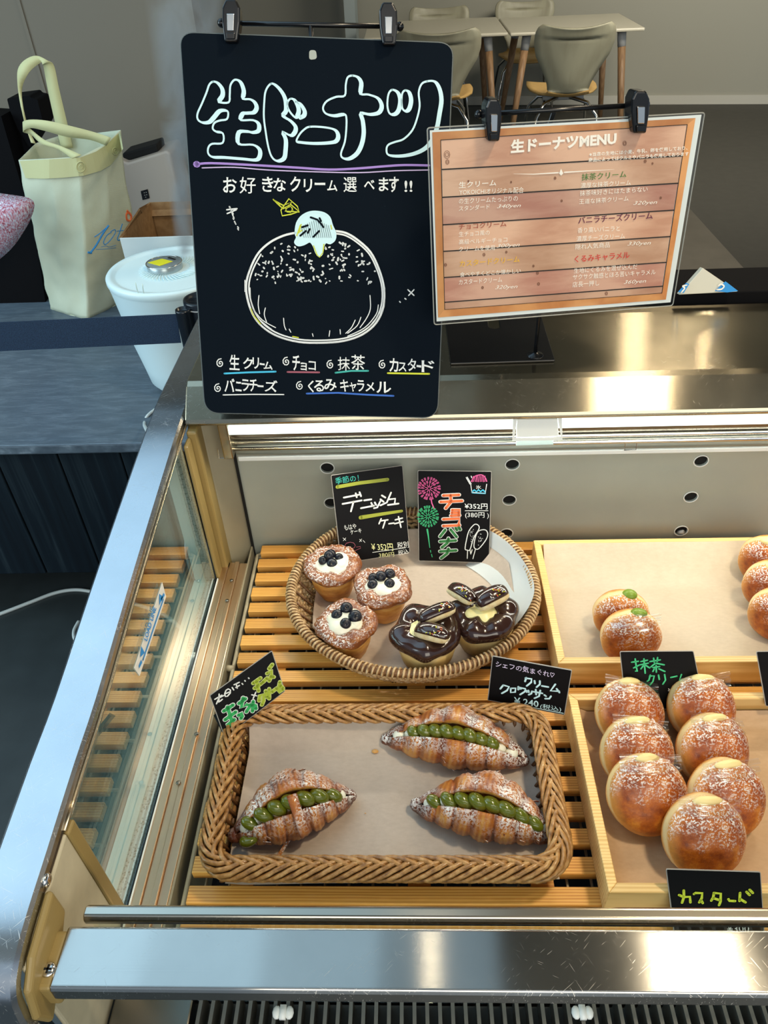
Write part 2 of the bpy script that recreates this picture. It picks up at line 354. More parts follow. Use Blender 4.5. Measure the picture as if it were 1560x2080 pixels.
M_seatw = wood('chair_seat_veneer', (.60, .38, .13), (.50, .29, .09), (30, 30, 4), .45)
M_legw = wood('table_leg_wood', (.34, .20, .10), (.24, .13, .06), (30, 30, 4), .5)
M_ttop = plain('table_laminate', (.62, .58, .46), .35)
M_grey = plain('grey_plastic', (.45, .46, .46), .4)
def emis(name, col, st):
    m = Mt(name, col, .5); m.b.inputs['Emission Color'].default_value = (*col, 1); m.b.inputs['Emission Strength'].default_value = st; return m.m
M_led = emis('led_diffuser', (.86, 1.0, .96), 1.05)
M_lamp = emis('lamp_glow', (1, .84, .58), 9)

# ------------------------------------------------------------------ flat print helpers
def slab(pl, poly, d0, d1, mb=None):
    mb = mb or MB(); mb.prism([pl.at(x, y, d0) for x, y in poly], pl.n*(d1-d0)); return mb
def ribbon(mb, pts, w, n, lift):
    """flat round-ended stroke through 3D points lying on a plane of normal n"""
    pts = [V(p)+n*lift for p in pts]; N = len(pts)
    if N < 2: return
    vs = []
    for i in range(N):
        d = (pts[min(i+1, N-1)]-pts[max(i-1, 0)]);  d = d.normalized() if d.length > 1e-9 else V((1, 0, 0)); s = n.cross(d)
        ww = (w[i] if isinstance(w, list) else w)/2
        vs += [pts[i]+s*ww, pts[i]-s*ww]
    mb.add(vs, [(2*i, 2*i+1, 2*i+3, 2*i+2) for i in range(N-1)])
    for i in (0, N-1):
        ww = (w[i] if isinstance(w, list) else w)/2; u = n.orthogonal().normalized(); v = n.cross(u)
        mb.add([pts[i]+(u*cos(k*pi/4)+v*sin(k*pi/4))*ww for k in range(8)], [tuple(range(8))])
def smoothpts(pts, closed=False, n=4):
    out = []; N = len(pts)
    for i in range(N if closed else N-1):
        P = [pts[(i+k-1) % N] if closed else pts[max(0, min(N-1, i+k-1))] for k in range(4)]
        for j in range(n):
            t = j/n
            out.append(tuple(.5*((2*P[1][a])+(-P[0][a]+P[2][a])*t+(2*P[0][a]-5*P[1][a]+4*P[2][a]-P[3][a])*t*t+(-P[0][a]+3*P[1][a]-3*P[2][a]+P[3][a])*t**3) for a in range(len(pts[0]))))
    if not closed: out.append(tuple(pts[-1]))
    else: out.append(out[0])
    return out
def stroke(mb, pl, pts, w, lift=.0008, sm=False, closed=False, jit=0):
    if sm: pts = smoothpts(pts, closed)
    elif closed: pts = list(pts)+[pts[0]]
    if jit: pts = [(x+random.uniform(-jit, jit), y+random.uniform(-jit, jit)) for x, y in pts]
    ribbon(mb, [pl.at(x, y) for x, y in pts], w, pl.n, lift)
def zm(ox, oy, s): return lambda pts: [(ox+x/s, oy+y/s) for x, y in pts]
_tc = {}
def glyphs(s, offset=0.0, shear=0.0):
    k = (s, offset, shear)
    if k in _tc: return _tc[k]
    c = bpy.data.curves.new('t', 'FONT'); c.body = s; c.size = 1; c.offset = offset; c.shear = shear; c.resolution_u = 2; c.dimensions = '2D'; c.fill_mode = 'BOTH'
    o = bpy.data.objects.new('t', c); COL.objects.link(o); dg = bpy.context.evaluated_depsgraph_get(); dg.update()
    me = bpy.data.meshes.new_from_object(o.evaluated_get(dg))
    vs = [(v.co.x, v.co.y) for v in me.vertices]; fs = [tuple(p.vertices) for p in me.polygons]
    bpy.data.objects.remove(o); bpy.data.curves.remove(c); bpy.data.meshes.remove(me)
    if vs:
        x0 = min(v[0] for v in vs); x1 = max(v[0] for v in vs); y0 = min(v[1] for v in vs); y1 = max(v[1] for v in vs)
        vs = [((x-x0)/max(x1-x0, 1e-6), (y-y0)/max(y1-y0, 1e-6)) for x, y in vs]
    _tc[k] = (vs, fs); return vs, fs
def text(mb, pos, s, TL, TR, BL, lift=.0008, offset=.0, shear=0, wob=0, seed=0):
    """pos(x,y,lift)->3D ; the string fills the box TL,TR,BL"""
    if any(c in '抹茶選好濃税込' for c in s): offset = min(offset, .004)
    vs, fs = glyphs(s, offset, shear); out = []
    for u, v in vs:
        x = TL[0]+(TR[0]-TL[0])*u+(BL[0]-TL[0])*(1-v); y = TL[1]+(TR[1]-TL[1])*u+(BL[1]-TL[1])*(1-v)
        if wob:
            x += wob*noise.noise(V((u*9+seed, v*2, 0))); y += wob*1.6*noise.noise(V((u*7, v*2, 5+seed)))
        out.append(pos(x, y, lift))
    mb.add(out, fs)
def rounded(poly, r, n=5):
    """polygon in px with rounded corners"""
    out = []; N = len(poly)
    for i in range(N):
        a = V(poly[i-1]); b = V(poly[i]); c = V(poly[(i+1) % N]); p = b+(a-b).normalized()*r; q = b+(c-b).normalized()*r
        for k in range(n+1):
            t = k/n; z = p*(1-t)**2+b*2*t*(1-t)+q*t*t; out.append((z.x, z.y))
    return out

# ================================================================== THE ROOM
struct('floor', MB().box(-6, 6, -4, 8.2, -.05, 0), M_floor)
struct('trim_4', MB().box(1.1, 6, 2.2, 8.0, 0, .004), M_lfloor)
wb = MB(); a = at_z(1560, 212, 0); b = at_z(1250, 213, 0); d = (b-a).normalized(); yb0 = a-d*3; yb1 = a+d*9
def wallbox(p, q, z0, z1, th):
    p = V(p); q = V(q); p.z = q.z = z0; t = (q-p).normalized(); nrm = V((-t.y, t.x, 0)); nrm = nrm if nrm.y > 0 else -nrm
    return MB().prism([p, q, q+nrm*th, p+nrm*th], (0, 0, z1-z0))
struct('wall_back', wallbox(yb0, yb1, 0, 2.7, .1), M_wall2)
nn = V((0, -1, 0))
struct('baseboard_back', wallbox(yb0+V((0, -.016, 0)), yb1+V((0, -.016, 0)), .005, .075, .014), M_skirt)
# nearer wall behind the counter, with its return and a slim vertical joint
YW = 3.12
e1 = at_y(395, 40, YW)
struct('wall_left', MB().box(-5.5, e1.x, YW, YW+.12, 0, 2.7), M_wall)
struct('wall_side', MB().box(-5.6, -5.5, -4, YW+.12, 0, 2.7), M_wall)
jx = at_y(55, 60, YW).x
struct('trim_1', MB().box(jx-.006, jx+.006, YW-.006, YW, 0, 2.7), M_wall)
struct('trim_2', MB().box(at_y(700, 40, 7.2).x, at_y(722, 40, 7.2).x, 7.2, 7.6, 0, 2.6), plain('pale_blue_grey_frame', (.36, .42, .42), .6))
struct('ceiling', MB().box(-6, 6, -.6, 8.2, 2.6, 2.7), M_ceil)

# ================================================================== LOBBY TABLES AND CHAIRS
def table(x0, x1, y0, y1, label, legs):
    t = Thing('table', label, 'table', ((x0+x1)/2, (y0+y1)/2, 0), 'tables pushed together in the lobby')
    t.part('table_top', MB().box(x0, x1, y0, y1, .70, .722), M_ttop, bevel=.008)
    for lx, ly, sx, sy in legs:
        t.part('leg', MB().tube([(lx+sx*.07, ly+sy*.07, 0), (lx, ly, .60)], [.019, .028], 12), M_legw, smooth=True)
        t.part('leg_bracket', MB().tube([(lx, ly, .60), (lx-sx*.012, ly-sy*.012, .70)], [.029, .032], 12), M_grey, smooth=True)
def legset(x0, x1, y0, y1): return [(x0+.12, y0+.1, -1, -1), (x1-.12, y0+.1, 1, -1), (x0+.12, y1-.1, -1, 1), (x1-.12, y1-.1, 1, 1)]
table(-.30, .718, 6.2, 7.06, 'pale laminate lobby table on the left of the pair with wooden legs', legset(-.30, .718, 6.2, 7.06))
table(.73, 1.66, 6.17, 6.98, 'pale laminate lobby table on the right of the pair with wooden legs', legset(.73, 1.66, 6.17, 6.98))
def chair(cx, cy, d, label, hw=.24, ms=None):
    """moulded plywood chair; d=+1 faces +y (its back towards the camera)"""
    t = Thing('cafe_chair', label, 'chair', (cx, cy, 0), 'plywood chairs round the lobby tables')
    path = [(-.27, .80, .200), (-.262, .785, .225), (-.255, .76, .238), (-.245, .71, .240), (-.235, .65, .222), (-.225, .58, .175), (-.215, .51, .135), (-.20, .465, .125), (-.16, .44, .135), (-.10, .435, .175), (-.03, .44, .215), (.06, .445, .225), (.15, .45, .215), (.20, .44, .19), (.225, .42, .15)]
    def f(u, v):
        k = v*(len(path)-1); i = min(int(k), len(path)-2); q = k-i; a, b = path[i], path[i+1]
        y, z, w = (a[j]*(1-q)+b[j]*q for j in range(3)); s = (u-.5)*2
        dip = .022*(1-abs(s)**2)*(1 if v < .15 else max(0, 1-(v-.15)*8)) ; cur = .04*(s*s)
        back = v < .5
        return V((cx+s*w*hw/.24, cy+d*(y+(cur if back else 0)), z-(dip if v < .16 else 0)+(0 if back else cur*.3)))
    sh = MB()
    sh.grid(f, 13, 46)
    bk = MB(); se = MB(); cut = 13*22
    bk.v = sh.v[:13*24]; bk.t = sh.t[:13*24]; bk.f = [q for q in sh.f if max(q) < 13*24]
    se.v = sh.v[13*23:]; se.t = sh.t[13*23:]; se.f = [tuple(i-13*23 for i in q) for q in sh.f if min(q) >= 13*23]
    t.part('backrest', bk, M_ply, solid=.012, smooth=True); t.part('seat', se, M_seatw, solid=.012, smooth=True)
    t.part('leg_hub', MB().tube([(cx-.13, cy-d*.04, .415), (cx+.13, cy-d*.04, .415)], .018, 8), M_grey, smooth=True)
    for sx in (-1, 1):
        for sy in (-1, 1):
            t.part('leg', MB().tube([(cx+sx*.04, cy+d*(-.04+sy*.02), .415), (cx+sx*.14, cy+d*(-.04+sy*.11), .40), (cx+sx*.19, cy+d*(-.04+sy*.17), .34), (cx+sx*.24, cy+d*(-.04+sy*.24), 0)], .010, 8), M_chrome, smooth=True)
    if d > 0: t.o.scale = (.99, 1.1, 1.1)
p = at_z(1172, 52, .866); chair(p.x, p.y+.26, 1, 'grey-green plywood chair, its back to the counter, nearest the wall on the right')
p = at_z(890, 64, .866); chair(p.x, p.y+.26, 1, 'grey-green plywood chair half hidden behind the blackboard sign', .26)
p = at_z(1078, 128, .44); chair(p.x, p.y+.35, -1, 'honey plywood chair beyond the right table, facing the counter')
p = at_z(892, 20, .72); chair(p.x-.02, 7.0-.07, -1, 'honey plywood chair beyond the left table')

# ================================================================== WORKTOP BEHIND THE CASE
t = Thing('work_counter', 'low taupe worktop running back from the case behind the menu card', 'counter', (.6, 2.4, 0))
t.part('worktop', MB().box(.25, 1.0, 1.75, 3.3, .57, .60), M_wtop, bevel=.004)
t.part('cabinet_body', MB().box(.28, .96, 1.8, 3.26, .0, .57), M_navy)
o = make('ledge', MB().box(-.1, 1.2, 1.098, 1.19, .90, 1.016), M_dull, loc=(.5, 1.14, .90), bevel=.002); tag(o, 'black ledge running along behind the steel deck', 'ledge')
# snack packet on the ledge
pk = Thing('snack_packet', 'white paper packet with blue printed corners standing on the black ledge', 'packet', tuple(at_z(1432, 594, 1.016)))
ply = Plane(at_z(1432, 596, 1.017), (0, -1, .25))
pk.part('wrapper', slab(ply, [(1374, 596), (1422, 542), (1492, 590)], 0, .012), plain('packet_paper', (.62, .60, .50), .5), bevel=.001)
pk.part('blue_print', slab(ply, [(1372, 590), (1388, 572), (1394, 574), (1383, 592)], .0121, .0135), I_lb); pk.part('blue_print', slab(ply, [(1446, 588), (1467, 569), (1492, 588), (1470, 591)], .0121, .0135), I_lb)
b = MB(); 
for pts in ([(1378, 590), (1384, 582), (1380, 578), (1388, 576)], [(1449, 585), (1458, 584), (1463, 578), (1457, 574), (1452, 577)]): stroke(b, ply, pts, .0022, .0150, sm=True)
pk.part('white_print', b, I_wp)

# ================================================================== DISPLAY CASE
XR = .95                       # the case runs on past the right of the frame
C = Thing('display_case', 'stainless steel refrigerated bakery case with glass end and slatted floor', 'display case', (.3, .6, 0))
def prof_x(mb, prof, x0, x1):  # closed (y,z) profile swept along x
    mb.prism([(x0, y, z) for y, z in prof], (x1-x0, 0, 0)); return mb
deck = MB(); prof_x(deck, [(.849, .955), (.846, .960), (.849, .965), (.884, .996), (.892, 1.0), (.902, 1.0), (1.09, 1.0), (1.095, .995), (1.095, .90), (1.085, .90), (1.085, .985), (.90, .985), (.862, .955)], -.3055, XR)
C.part('deck', deck, M_deck, bevel=.002)
# LED strip, mirror channel, chrome runners, roller under the lip
C.part('led_strip', MB().box(-.25, XR, .852, .872, .938, .950), M_led, label='glowing white strip light under the deck lip')
C.part('channel', MB().box(-.262, XR, .872, .885, .915, .955), M_dsteel)
r = MB(); r.tube([(-.258, .868, .914), (XR, .868, .914)], .0028, 8); r.tube([(-.258, .864, .906), (XR, .864, .906)], .0028, 8); C.part('runner', r, M_chrome, smooth=True)
r = MB(); r.tube([(-.252, .885, .893), (XR, .885, .893)], .009, 14); C.part('blind_roller', r, M_back, smooth=True)
C.part('blind_edge', MB().box(-.25, XR, .872, .876, .879, .886), M_white, bevel=.001)
for px in (440, 1270):
    q = at_y(px, 905, .866); h = MB(); h.tube([(q.x, .868, .904), (q.x, .866, .890), (q.x+.016, .866, .890), (q.x+.016, .868, .900)], .0009, 5); C.part('wire_hook', h, M_chrome)
pl = Plane((0, .853, .93), (0, -1, .1))
h = MB()
for seg in ([(1046, 843), (1042, 890), (1140, 888), (1136, 842)],): stroke(h, pl, seg, .0055, .004)
slab(pl, [(1050, 850), (1132, 849), (1134, 884), (1048, 886)], 0, .003, h); C.part('price_rail_clip', h, M_white, bevel=.0005, label='white plastic clip under the deck lip')
C.part('clip_tab', slab(pl, [(1049, 890), (1124, 889), (1124, 903), (1048, 905)], -.002, 0), M_gask)
# back panel with its punched holes (rims and recesses)
HX = (-.401, -.127, .147, .421, .695); HZ = (.845, .778, .710)
bp = MB(); xs = [-.260]+[x for h in HX[1:] for x in (h-.0105, h+.0105)]+[XR]; zs = [.60, .6995, .7205, .7675, .7885, .8345, .8555, .90]
for i in range(len(xs)-1):
    for j in range(len(zs)-1):
        if i % 2 == 1 and j % 2 == 1:
            cx, cz = (xs[i]+xs[i+1])/2, (zs[j]+zs[j+1])/2; n = 24; out = []; inn = []
            for k in range(n):
                a = 2*pi*k/n; m = max(abs(cos(a)), abs(sin(a))); out.append((cx+.0105*cos(a)/m, .899, cz+.0105*sin(a)/m)); inn.append((cx+.0098*cos(a), .899, cz+.0092*sin(a)))
            dp = [(x, .912, z) for x, y, z in inn]
            bp.add(out+inn+dp, [(k, (k+1) % n, n+(k+1) % n, n+k) for k in range(n)]+[(n+k, n+(k+1) % n, 2*n+(k+1) % n, 2*n+k) for k in range(n)])
        else: bp.add([(xs[i], .899, zs[j]), (xs[i+1], .899, zs[j]), (xs[i+1], .899, zs[j+1]), (xs[i], .899, zs[j+1])], [(0, 1, 2, 3)])
back = C.part('back_panel', bp, M_back)
for x in HX[1:]:
    for z in HZ:
        hr = MB(); hr.tube([(x+.0104*cos(2*pi*k/24), .8985, z+.0098*sin(2*pi*k/24)) for k in range(24)], .0009, 6, closed=True); C.part('hole_rim', hr, M_white, back, smooth=True)
C.part('hole_shade_backing', MB().box(-.26, XR, .9025, .93, .60, .8975), M_hole)  # near-black slab close behind the holes, painting the shade inside them
h = MB(); h.tube([(.418, .905, .702), (.424, .897, .709)], .0035, 8); C.part('hole_plug', h, M_grey, smooth=True)
# cream inner end wall behind the glass, olive rear post
cw = MB(); cw.prism([(-.290, .864, .60), (-.262, .899, .60), (-.262, .899, .955), (-.290, .864, .955)], (-.02, 0, 0)); C.part('end_wall', cw, M_cwall, bevel=.002)
C.part('corner_gap', MB().box(-.2625, -.2595, .893, .8985, .60, .905), M_hole)
cw = MB(); cw.box(-.264, -.25, .850, .90, .898, .965); C.part('end_block', cw, M_deck, bevel=.002)
def vpost(name, pxt, pxb, X, w, th, mat, sx=1):
    a = at_x(*pxt, X); b = at_x(*pxb, X); return a, b
po = MB(); po.box(-.3045, -.290, .838, .866, .66, .952); po.box(-.3045, -.2985, .815, .838, .66, .945)
C.part('rear_post', po, M_olive, bevel=.003)
# glass end: two panes, gasket, bottom rail
gy0, gy1 = .331, .812
cp0 = [(.812, .965), (.80, .963), (.68, .947), (.56, .930), (.44, .911), (.37, .905)]
for k, x in enumerate((-.3065, -.341)):
    gb = MB(); gb.prism([(x, gy1, .70)]+[(x, y, z-.014) for y, z in cp0 if gy0 < y < gy1+.01]+[(x, gy0, .886), (x, gy0, .70)], (.0025, 0, 0)); C.part('end_glass', gb, M_glass if k == 0 else M_fglass)
gk = MB(); gk.box(-.336, -.3175, gy0, gy1-.004, .694, .7045); gk.box(-.332, -.3175, gy1-.010, gy1-.004, .70, .945); C.part('gasket', gk, M_gask, bevel=.0008)
gk = MB(); gk.box(-.3175, -.3068, gy0, gy1, .690, .7030); gk.box(-.3175, -.3068, gy1-.004, gy1+.004, .70, .950); C.part('spacer_strip', gk, M_dots)
C.part('glass_seal', MB().box(-.3035, -.3012, .30, gy1, .688, .702), M_black)
gk = MB(); gk.box(-.3012, -.2996, .30, gy1, .688, .7035); C.part('seal_edge', gk, M_white)
lg = MB()
for x0, x1, z in ((-.2996, -.290, .702), (-.290, -.281, .699), (-.281, -.274, .701), (-.274, -.263, .697)): lg.box(x0, x1, .29, .852, .66, z)
led = C.part('side_ledge', lg, M_bsteel, bevel=.0008)
for px, py in ((470, 1178), (461, 1219), (399, 1490), (362, 1589)):
    q = at_z(px, py, .703); C.part('screw', MB().ball((q.x, q.y, .7025), (.003, .003, .0012), 10, 5), M_dsteel, smooth=True)
C.part('well_side', MB().box(-.263, -.2605, .28, .899, .55, .695), M_cwall)
# side cap of the case end: folded steel following the slope
CP = [(1.16, .971), (1.02, .972), (.90, .972), (.85, .968), (.80, .963), (.68, .947), (.56, .930), (.44, .911), (.37, .905), (.295, .896), (.25, .891), (.217, .884), (.199, .872), (.190, .850), (.186, .80), (.185, .60)]
cp = smoothpts(CP, n=3)
nrmls = []
cap = MB(); sec = []
for i, (y, z) in enumerate(cp):
    a = cp[max(i-1, 0)]; b = cp[min(i+1, len(cp)-1)]; t_ = V((0, b[0]-a[0], b[1]-a[1])).normalized(); nr = V((0, t_.z, -t_.y))
    if nr.z < 0 and abs(nr.z) > .2: nr = -nr
    if abs(nr.z) <= .2: nr = V((0, -1, 0)) if True else nr
    c0 = V((0, y, z)); sec.append([V((-.353, y, z))-nr*.05, V((-.353, y, z))-nr*.003, V((-.350, y, z)), V((-.310, y, z)), V((-.307, y, z))-nr*.003, V((-.307, y, z))-nr*.010, V((-.311, y, z))-nr*.010])
m = len(sec[0]); cap.add([p for s_ in sec for p in s_], [(i*m+k, i*m+k+1, (i+1)*m+k+1, (i+1)*m+k) for i in range(len(sec)-1) for k in range(m-1)])
cpo = C.part('side_cap', cap, M_cap, smooth=True, label='scratched steel capping that slopes along the glass end')
cpo.data.set_sharp_from_angle(angle=radians(30))
tr = MB(); tr.tube([(-.3062, y, z-.0135) for y, z in cp if .30 < y < .93], .0016, 8); C.part('glass_bead', tr, plain('pale_gold_bead', (.62, .50, .33), .2, .9), smooth=True)
tr = MB(); ys = [q for q in cp if .215 < q[0] < .90]
tr.add([p for y, z in ys for p in ((-.3078, y, z-.008), (-.3066, y, z-.0135))], [(2*i, 2*i+1, 2*i+3, 2*i+2) for i in range(len(ys)-1)]); C.part('cap_return', tr, M_dsteel)
for px, py in ((96, 1788), (110, 1858)):
    q = at_x(px, py, -.305); sc = MB(); sc.ball((-.305, q.y, q.z), (.003, .006, .006), 12, 7); C.part('cap_screw', sc, M_chrome, smooth=True)
# outer cladding of the case end and lower body
C.part('end_cladding', MB().prism([(-.352, 1.16, .665), (-.352, .19, .665), (-.352, .19, .02), (-.352, 1.16, .02)], (.05, 0, 0)), M_navy)
C.part('body', MB().box(-.30, XR, .30, 1.08, .02, .55), M_navy, bevel=.004)
# front: olive post, cream cheek, olive bracket, bumper rail, rod, glass
q0 = at_x(141, 1668, -.325)
C.part('front_post', MB().box(-.3125, -.3030, .317, .331, .55, .882), M_olive, bevel=.002)
ck = MB(); ck.prism([(-.310, .317, .883), (-.310, .25, .876), (-.310, .215, .868), (-.310, .20, .55), (-.310, .317, .55)], (.005, 0, 0)); C.part('front_cheek', ck, M_cream, bevel=.002)
br = MB(); br.prism([(-.307, .270, .882), (-.307, .222, .874), (-.307, .202, .860), (-.307, .193, .830), (-.307, .200, .800), (-.307, .222, .812), (-.307, .270, .846)], (.0075, 0, 0)); 
br.box(-.305, -.2895, .208, .252, .815, .849)
bo = C.part('rail_bracket', br, M_olive, bevel=.004, seg=3)
q = at_z(86, 1970, .849); q.x = -.2965; sc = MB(); sc.ball((q.x, q.y, .8493), (.0058, .0058, .0022), 16, 7); so = C.part('screw', sc, M_chrome, bo, smooth=True)
sc = MB(); sc.box(q.x-.0032, q.x+.0032, q.y-.0008, q.y+.0008, .8510, .8517); sc.box(q.x-.0008, q.x+.0008, q.y-.0032, q.y+.0032, .8510, .8517); C.part('screw_slot', sc, M_hole, bo)
rl = MB(); prof_x(rl, [(.2095, .8500), (.2075, .8465), (.2065, .833), (.2080, .830), (.2530, .830), (.2550, .833), (.2550, .8480), (.2530, .8505)], -.2915, XR); C.part('bumper_rail', rl, M_rail, bevel=.0022, seg=4, label='broad scratched steel bumper rail along the front')
ro = MB(); prof_x(ro, [(.2610, .843), (.2610, .837), (.2745, .837), (.2745, .843), (.2715, .8475), (.2640, .8475)], -.2835, XR); C.part('glass_top_channel', ro, plain('bronze_steel', (.44, .41, .35), .2, 1.0), bevel=.0012)
C.part('front_glass', MB().box(-.282, XR, .2660, .2700, .640, .838), M_fglass)
# air return grille in front of the glass, with its fins
gt = MB(); gt.box(-.30, XR, .180, .262, .635, .645); gr = C.part('air_grille', gt, plain('grille_grey', (.02, .022, .02), .5))
gf = MB(); gf.box(-.30, -.222, .182, .262, .645, .676); C.part('grille_end_plate', gf, M_dsteel, gr, bevel=.002)
fin = MB(); fin.box(0, .0018, .185, .262, .645, .676); fin.box(-.0008, .0028, .185, .262, .6755, .677); f0 = make('fin', fin, plain('fin_plastic', (.11, .11, .095), .3), parent=C.o); f0.parent = gr
f0.location = V((-.215, 0, 0))-C.loc
x = -.215; k = 0
while x < XR-.01:
    if k:
        f = f0.copy(); COL.objects.link(f); f.parent = gr; f.location = V((x, 0, 0))-C.loc
    x += .0122; k += 1
for px in (575, 1183):
    q = at_z(px, 2057, .679); w = MB(); w.ball((q.x-.006, q.y, .679), (.0045, .006, .003), 10, 6); w.ball((q.x+.006, q.y, .679), (.0045, .006, .003), 10, 6); w.box(q.x-.003, q.x+.003, q.y-.006, q.y+.006, .677, .682); C.part('grille_clip', w, M_white, gr, smooth=True, label='small white plastic clip on the grille')
C.part('front_apron', MB().box(-.30, XR, .15, .18, .02, .66), M_navy, bevel=.004)
# load line sticker on the glass
sp = Plane((-.3036, .5, .8), (1, 0, 0))
st = Thing('load_sticker', 'white and blue LOAD LINE sticker on the glass end of the case', 'sticker', tuple(sp.at(305, 1280)))
st.part('backing', slab(sp, [(329, 1183), (337, 1212), (283, 1373), (272, 1357)], .0, .0004), M_white)
sm = MB()
stroke(sm, sp, [(330, 1218), (289, 1340)], .0028, .0010)
for poly in ([(322, 1206), (322, 1230), (329, 1212)], [(285, 1312), (283, 1335), (292, 1326)], [(331, 1204), (333, 1209), (326, 1222), (325, 1216)], [(285, 1340), (287, 1346), (281, 1358), (280, 1352)]): sm.add([sp.at(x, y, .0011) for x, y in poly], [tuple(range(len(poly)))])
text(sm, sp.at, 'LOAD LINE', (290, 1298), (309, 1231), (297, 1303), .0012, .02); st.part('print', sm, I_lb)

# ------------------------------------------------------------------ wire shelf and pine slats
WS = Thing('wire_shelf', 'white coated wire shelf under the pine slats', 'shelf', (.3, .6, .66))
w = MB(); w.tube([(-.250, .30, .683), (-.252, .60, .683), (-.2535, .884, .683), (-.246, .889, .683), (XR, .889, .683)], .0028, 8); WS.part('rim_wire', w, M_cream, smooth=True)
w = MB(); 
for k in range(9): w.tube([(-.252, .34+k*.068, .679), (XR, .34+k*.068, .679)], .0022, 6)
k = 0
while -.232+k*.026 < XR: w.tube([(-.232+k*.026, .892, .690), (-.232+k*.026, .884, .682), (-.232+k*.026, .30, .6765)], .0016, 5); k += 1
WS.part('cross_wires', w, M_cream, kind='stuff')
for y in (.655,): 
    w = MB(); w.tube([(-.2515, y, .683), (-.262, y, .684)], .0045, 8); WS.part('shelf_peg', w, M_cream, smooth=True)
SL = Thing('slatted_floor', 'pine slats laid across the wire shelf of the case', 'slatted board', (.3, .6, .68))
sl = MB().box(-.244, XR, -.0095, .0095, .688, .70); first = None
for k in range(19):
    y = .8805-k*.0315
    if first is None: first = make('slat', sl, M_slat, parent=SL.o, bevel=.0012); s_ = first
    else: s_ = first.copy(); COL.objects.link(s_)
    s_.location = V((random.uniform(-.001, .001), y, 0))-SL.loc
for x in (-.19, .0, .13, .30, .52, .75):
    SL.part('batten', MB().box(x-.012, x+.012, .335, .888, .6805, .688), M_slat)

# ================================================================== WOODEN TRAYS WITH PAPER
def tray(x0, x1, y0, y1, z0, z1, label, pm, plabel, curl):
    t = Thing('wooden_tray', label, 'tray', ((x0+x1)/2, (y0+y1)/2, z0), 'shallow wooden trays on the slats'); w = .010
    for nm, q in (('front_board', [(x0, y0), (x1, y0), (x1-w, y0+w), (x0+w, y0+w)]), ('back_board', [(x0, y1), (x0+w, y1-w), (x1-w, y1-w), (x1, y1)]), ('side_board', [(x0, y0), (x0+w, y0+w), (x0+w, y1-w), (x0, y1)]), ('side_board', [(x1, y0), (x1, y1), (x1-w, y1-w), (x1-w, y0+w)])):
        t.part(nm, MB().prism([(a, b, z0) for a, b in q], (0, 0, z1-z0)), M_tray, bevel=.0010)
    t.part('base_board', MB().box(x0+w, x1-w, y0+w, y1-w, z0+.002, z0+.008), M_tray)
    def f(u, v):
        y = y0+w+.002+(y1-y0-2*w-.004)*v; x = x0+w+.003+(x1-x0-2*w-.006)*u; z = z0+.0095
        if curl: z += max(0, (v-.72)/.28)**1.6*(z1-z0-.006); 
        else: z += max(0, (v-.93)/.07)**2*.012+max(0, (.03-u)/.03)*.006
        return V((x, y, z+.0010*noise.noise(V((x*18, y*18, x0)))))
    p = make('tray_paper', MB().grid(f, 30, 30), pm, loc=((x0+x1)/2, (y0+y1)/2, z0+.01), smooth=True); tag(p, plabel, 'paper', 'baking paper lining the trays')
    return t
TZ = .742
tray(.180, .560, .612, .846, .7005, TZ, 'wooden tray at the back holding two matcha doughnuts', M_paper3, 'pale tan baking paper curling up at the back of the rear wooden tray', True)
tray(.1845, .520, .330, .566, .7005, TZ, 'wooden tray in front holding seven sugared doughnuts', M_paper2, 'orange-tan baking paper in the front wooden tray', False)

# ================================================================== ROUND SEAGRASS BASKET
RBC = V((-.003, .7405)); RBX, RBY = .170, .152
RB = Thing('round_basket', 'round woven seagrass basket with wrapped rim holding muffin pastries', 'basket', (RBC.x, RBC.y, .7005))
def rim(a, k, z): return V((RBC.x+RBX*k*cos(a), RBC.y+RBY*k*sin(a), z))
def rb_z(a): return .7535+.010*max(0, sin(a))**2
N = 300
w = MB()
for r_ in range(9):
    h = r_/8; kk = .80+.185*h**.7
    for ph in (0,):
        pts = [rim(2*pi*i/N, kk+(.010 if (i+r_ % 2*2) % 4 < 2 else -.006)+.006*noise.noise(V((i*.15, r_, 0))), .7045+(rb_z(2*pi*i/N)-.009-.7045)*h+.0015*sin(i*1.9+r_)) for i in range(N)]
        w.tube(pts, .0027, 5, closed=True)
RB.part('woven_wall', w, M_grass, kind='stuff', smooth=True)
w = MB(); pts = []
M_ = 2100
for i in range(M_):
    a = 2*pi*i/M_; b = i*2*pi/12.5; c = rim(a, 1, rb_z(a)); ra = V((cos(a), sin(a), 0)); pts.append(c+(ra*cos(b)+V((0, 0, 1))*sin(b))*.0062)
w.tube(pts, .0017, 4, closed=True); RB.part('wrapped_rim', w, M_grass, kind='stuff', smooth=True)
w = MB(); w.tube([rim(2*pi*i/90, 1, rb_z(2*pi*i/90)) for i in range(90)], .0055, 8, closed=True); RB.part('rim_core', w, M_wickd, smooth=True)
w = MB()
for k in range(46):
    a = 2*pi*k/46; w.tube([rim(a, .72, .706), rim(a, .86, .72), rim(a, .965, .745)], .0020, 5)
for k in range(30):
    y = -.98+k*.068; xx = sqrt(max(0, 1-y*y))*.84; w.tube([(RBC.x-RBX*xx+RBX*2*xx*i/24, RBC.y+RBY*.84*y, .7045+(.0018 if (i+k) % 2 else -.0012)) for i in range(25)], .0024, 5)
for k in range(24):
    x = -.96+k*.083; yy = sqrt(max(0, 1-x*x))*.84; w.tube([(RBC.x+RBX*.84*x, RBC.y-RBY*yy, .704), (RBC.x+RBX*.84*x, RBC.y+RBY*yy, .704)], .0022, 5)
RB.part('woven_base', w, M_wickd, kind='stuff', smooth=True)
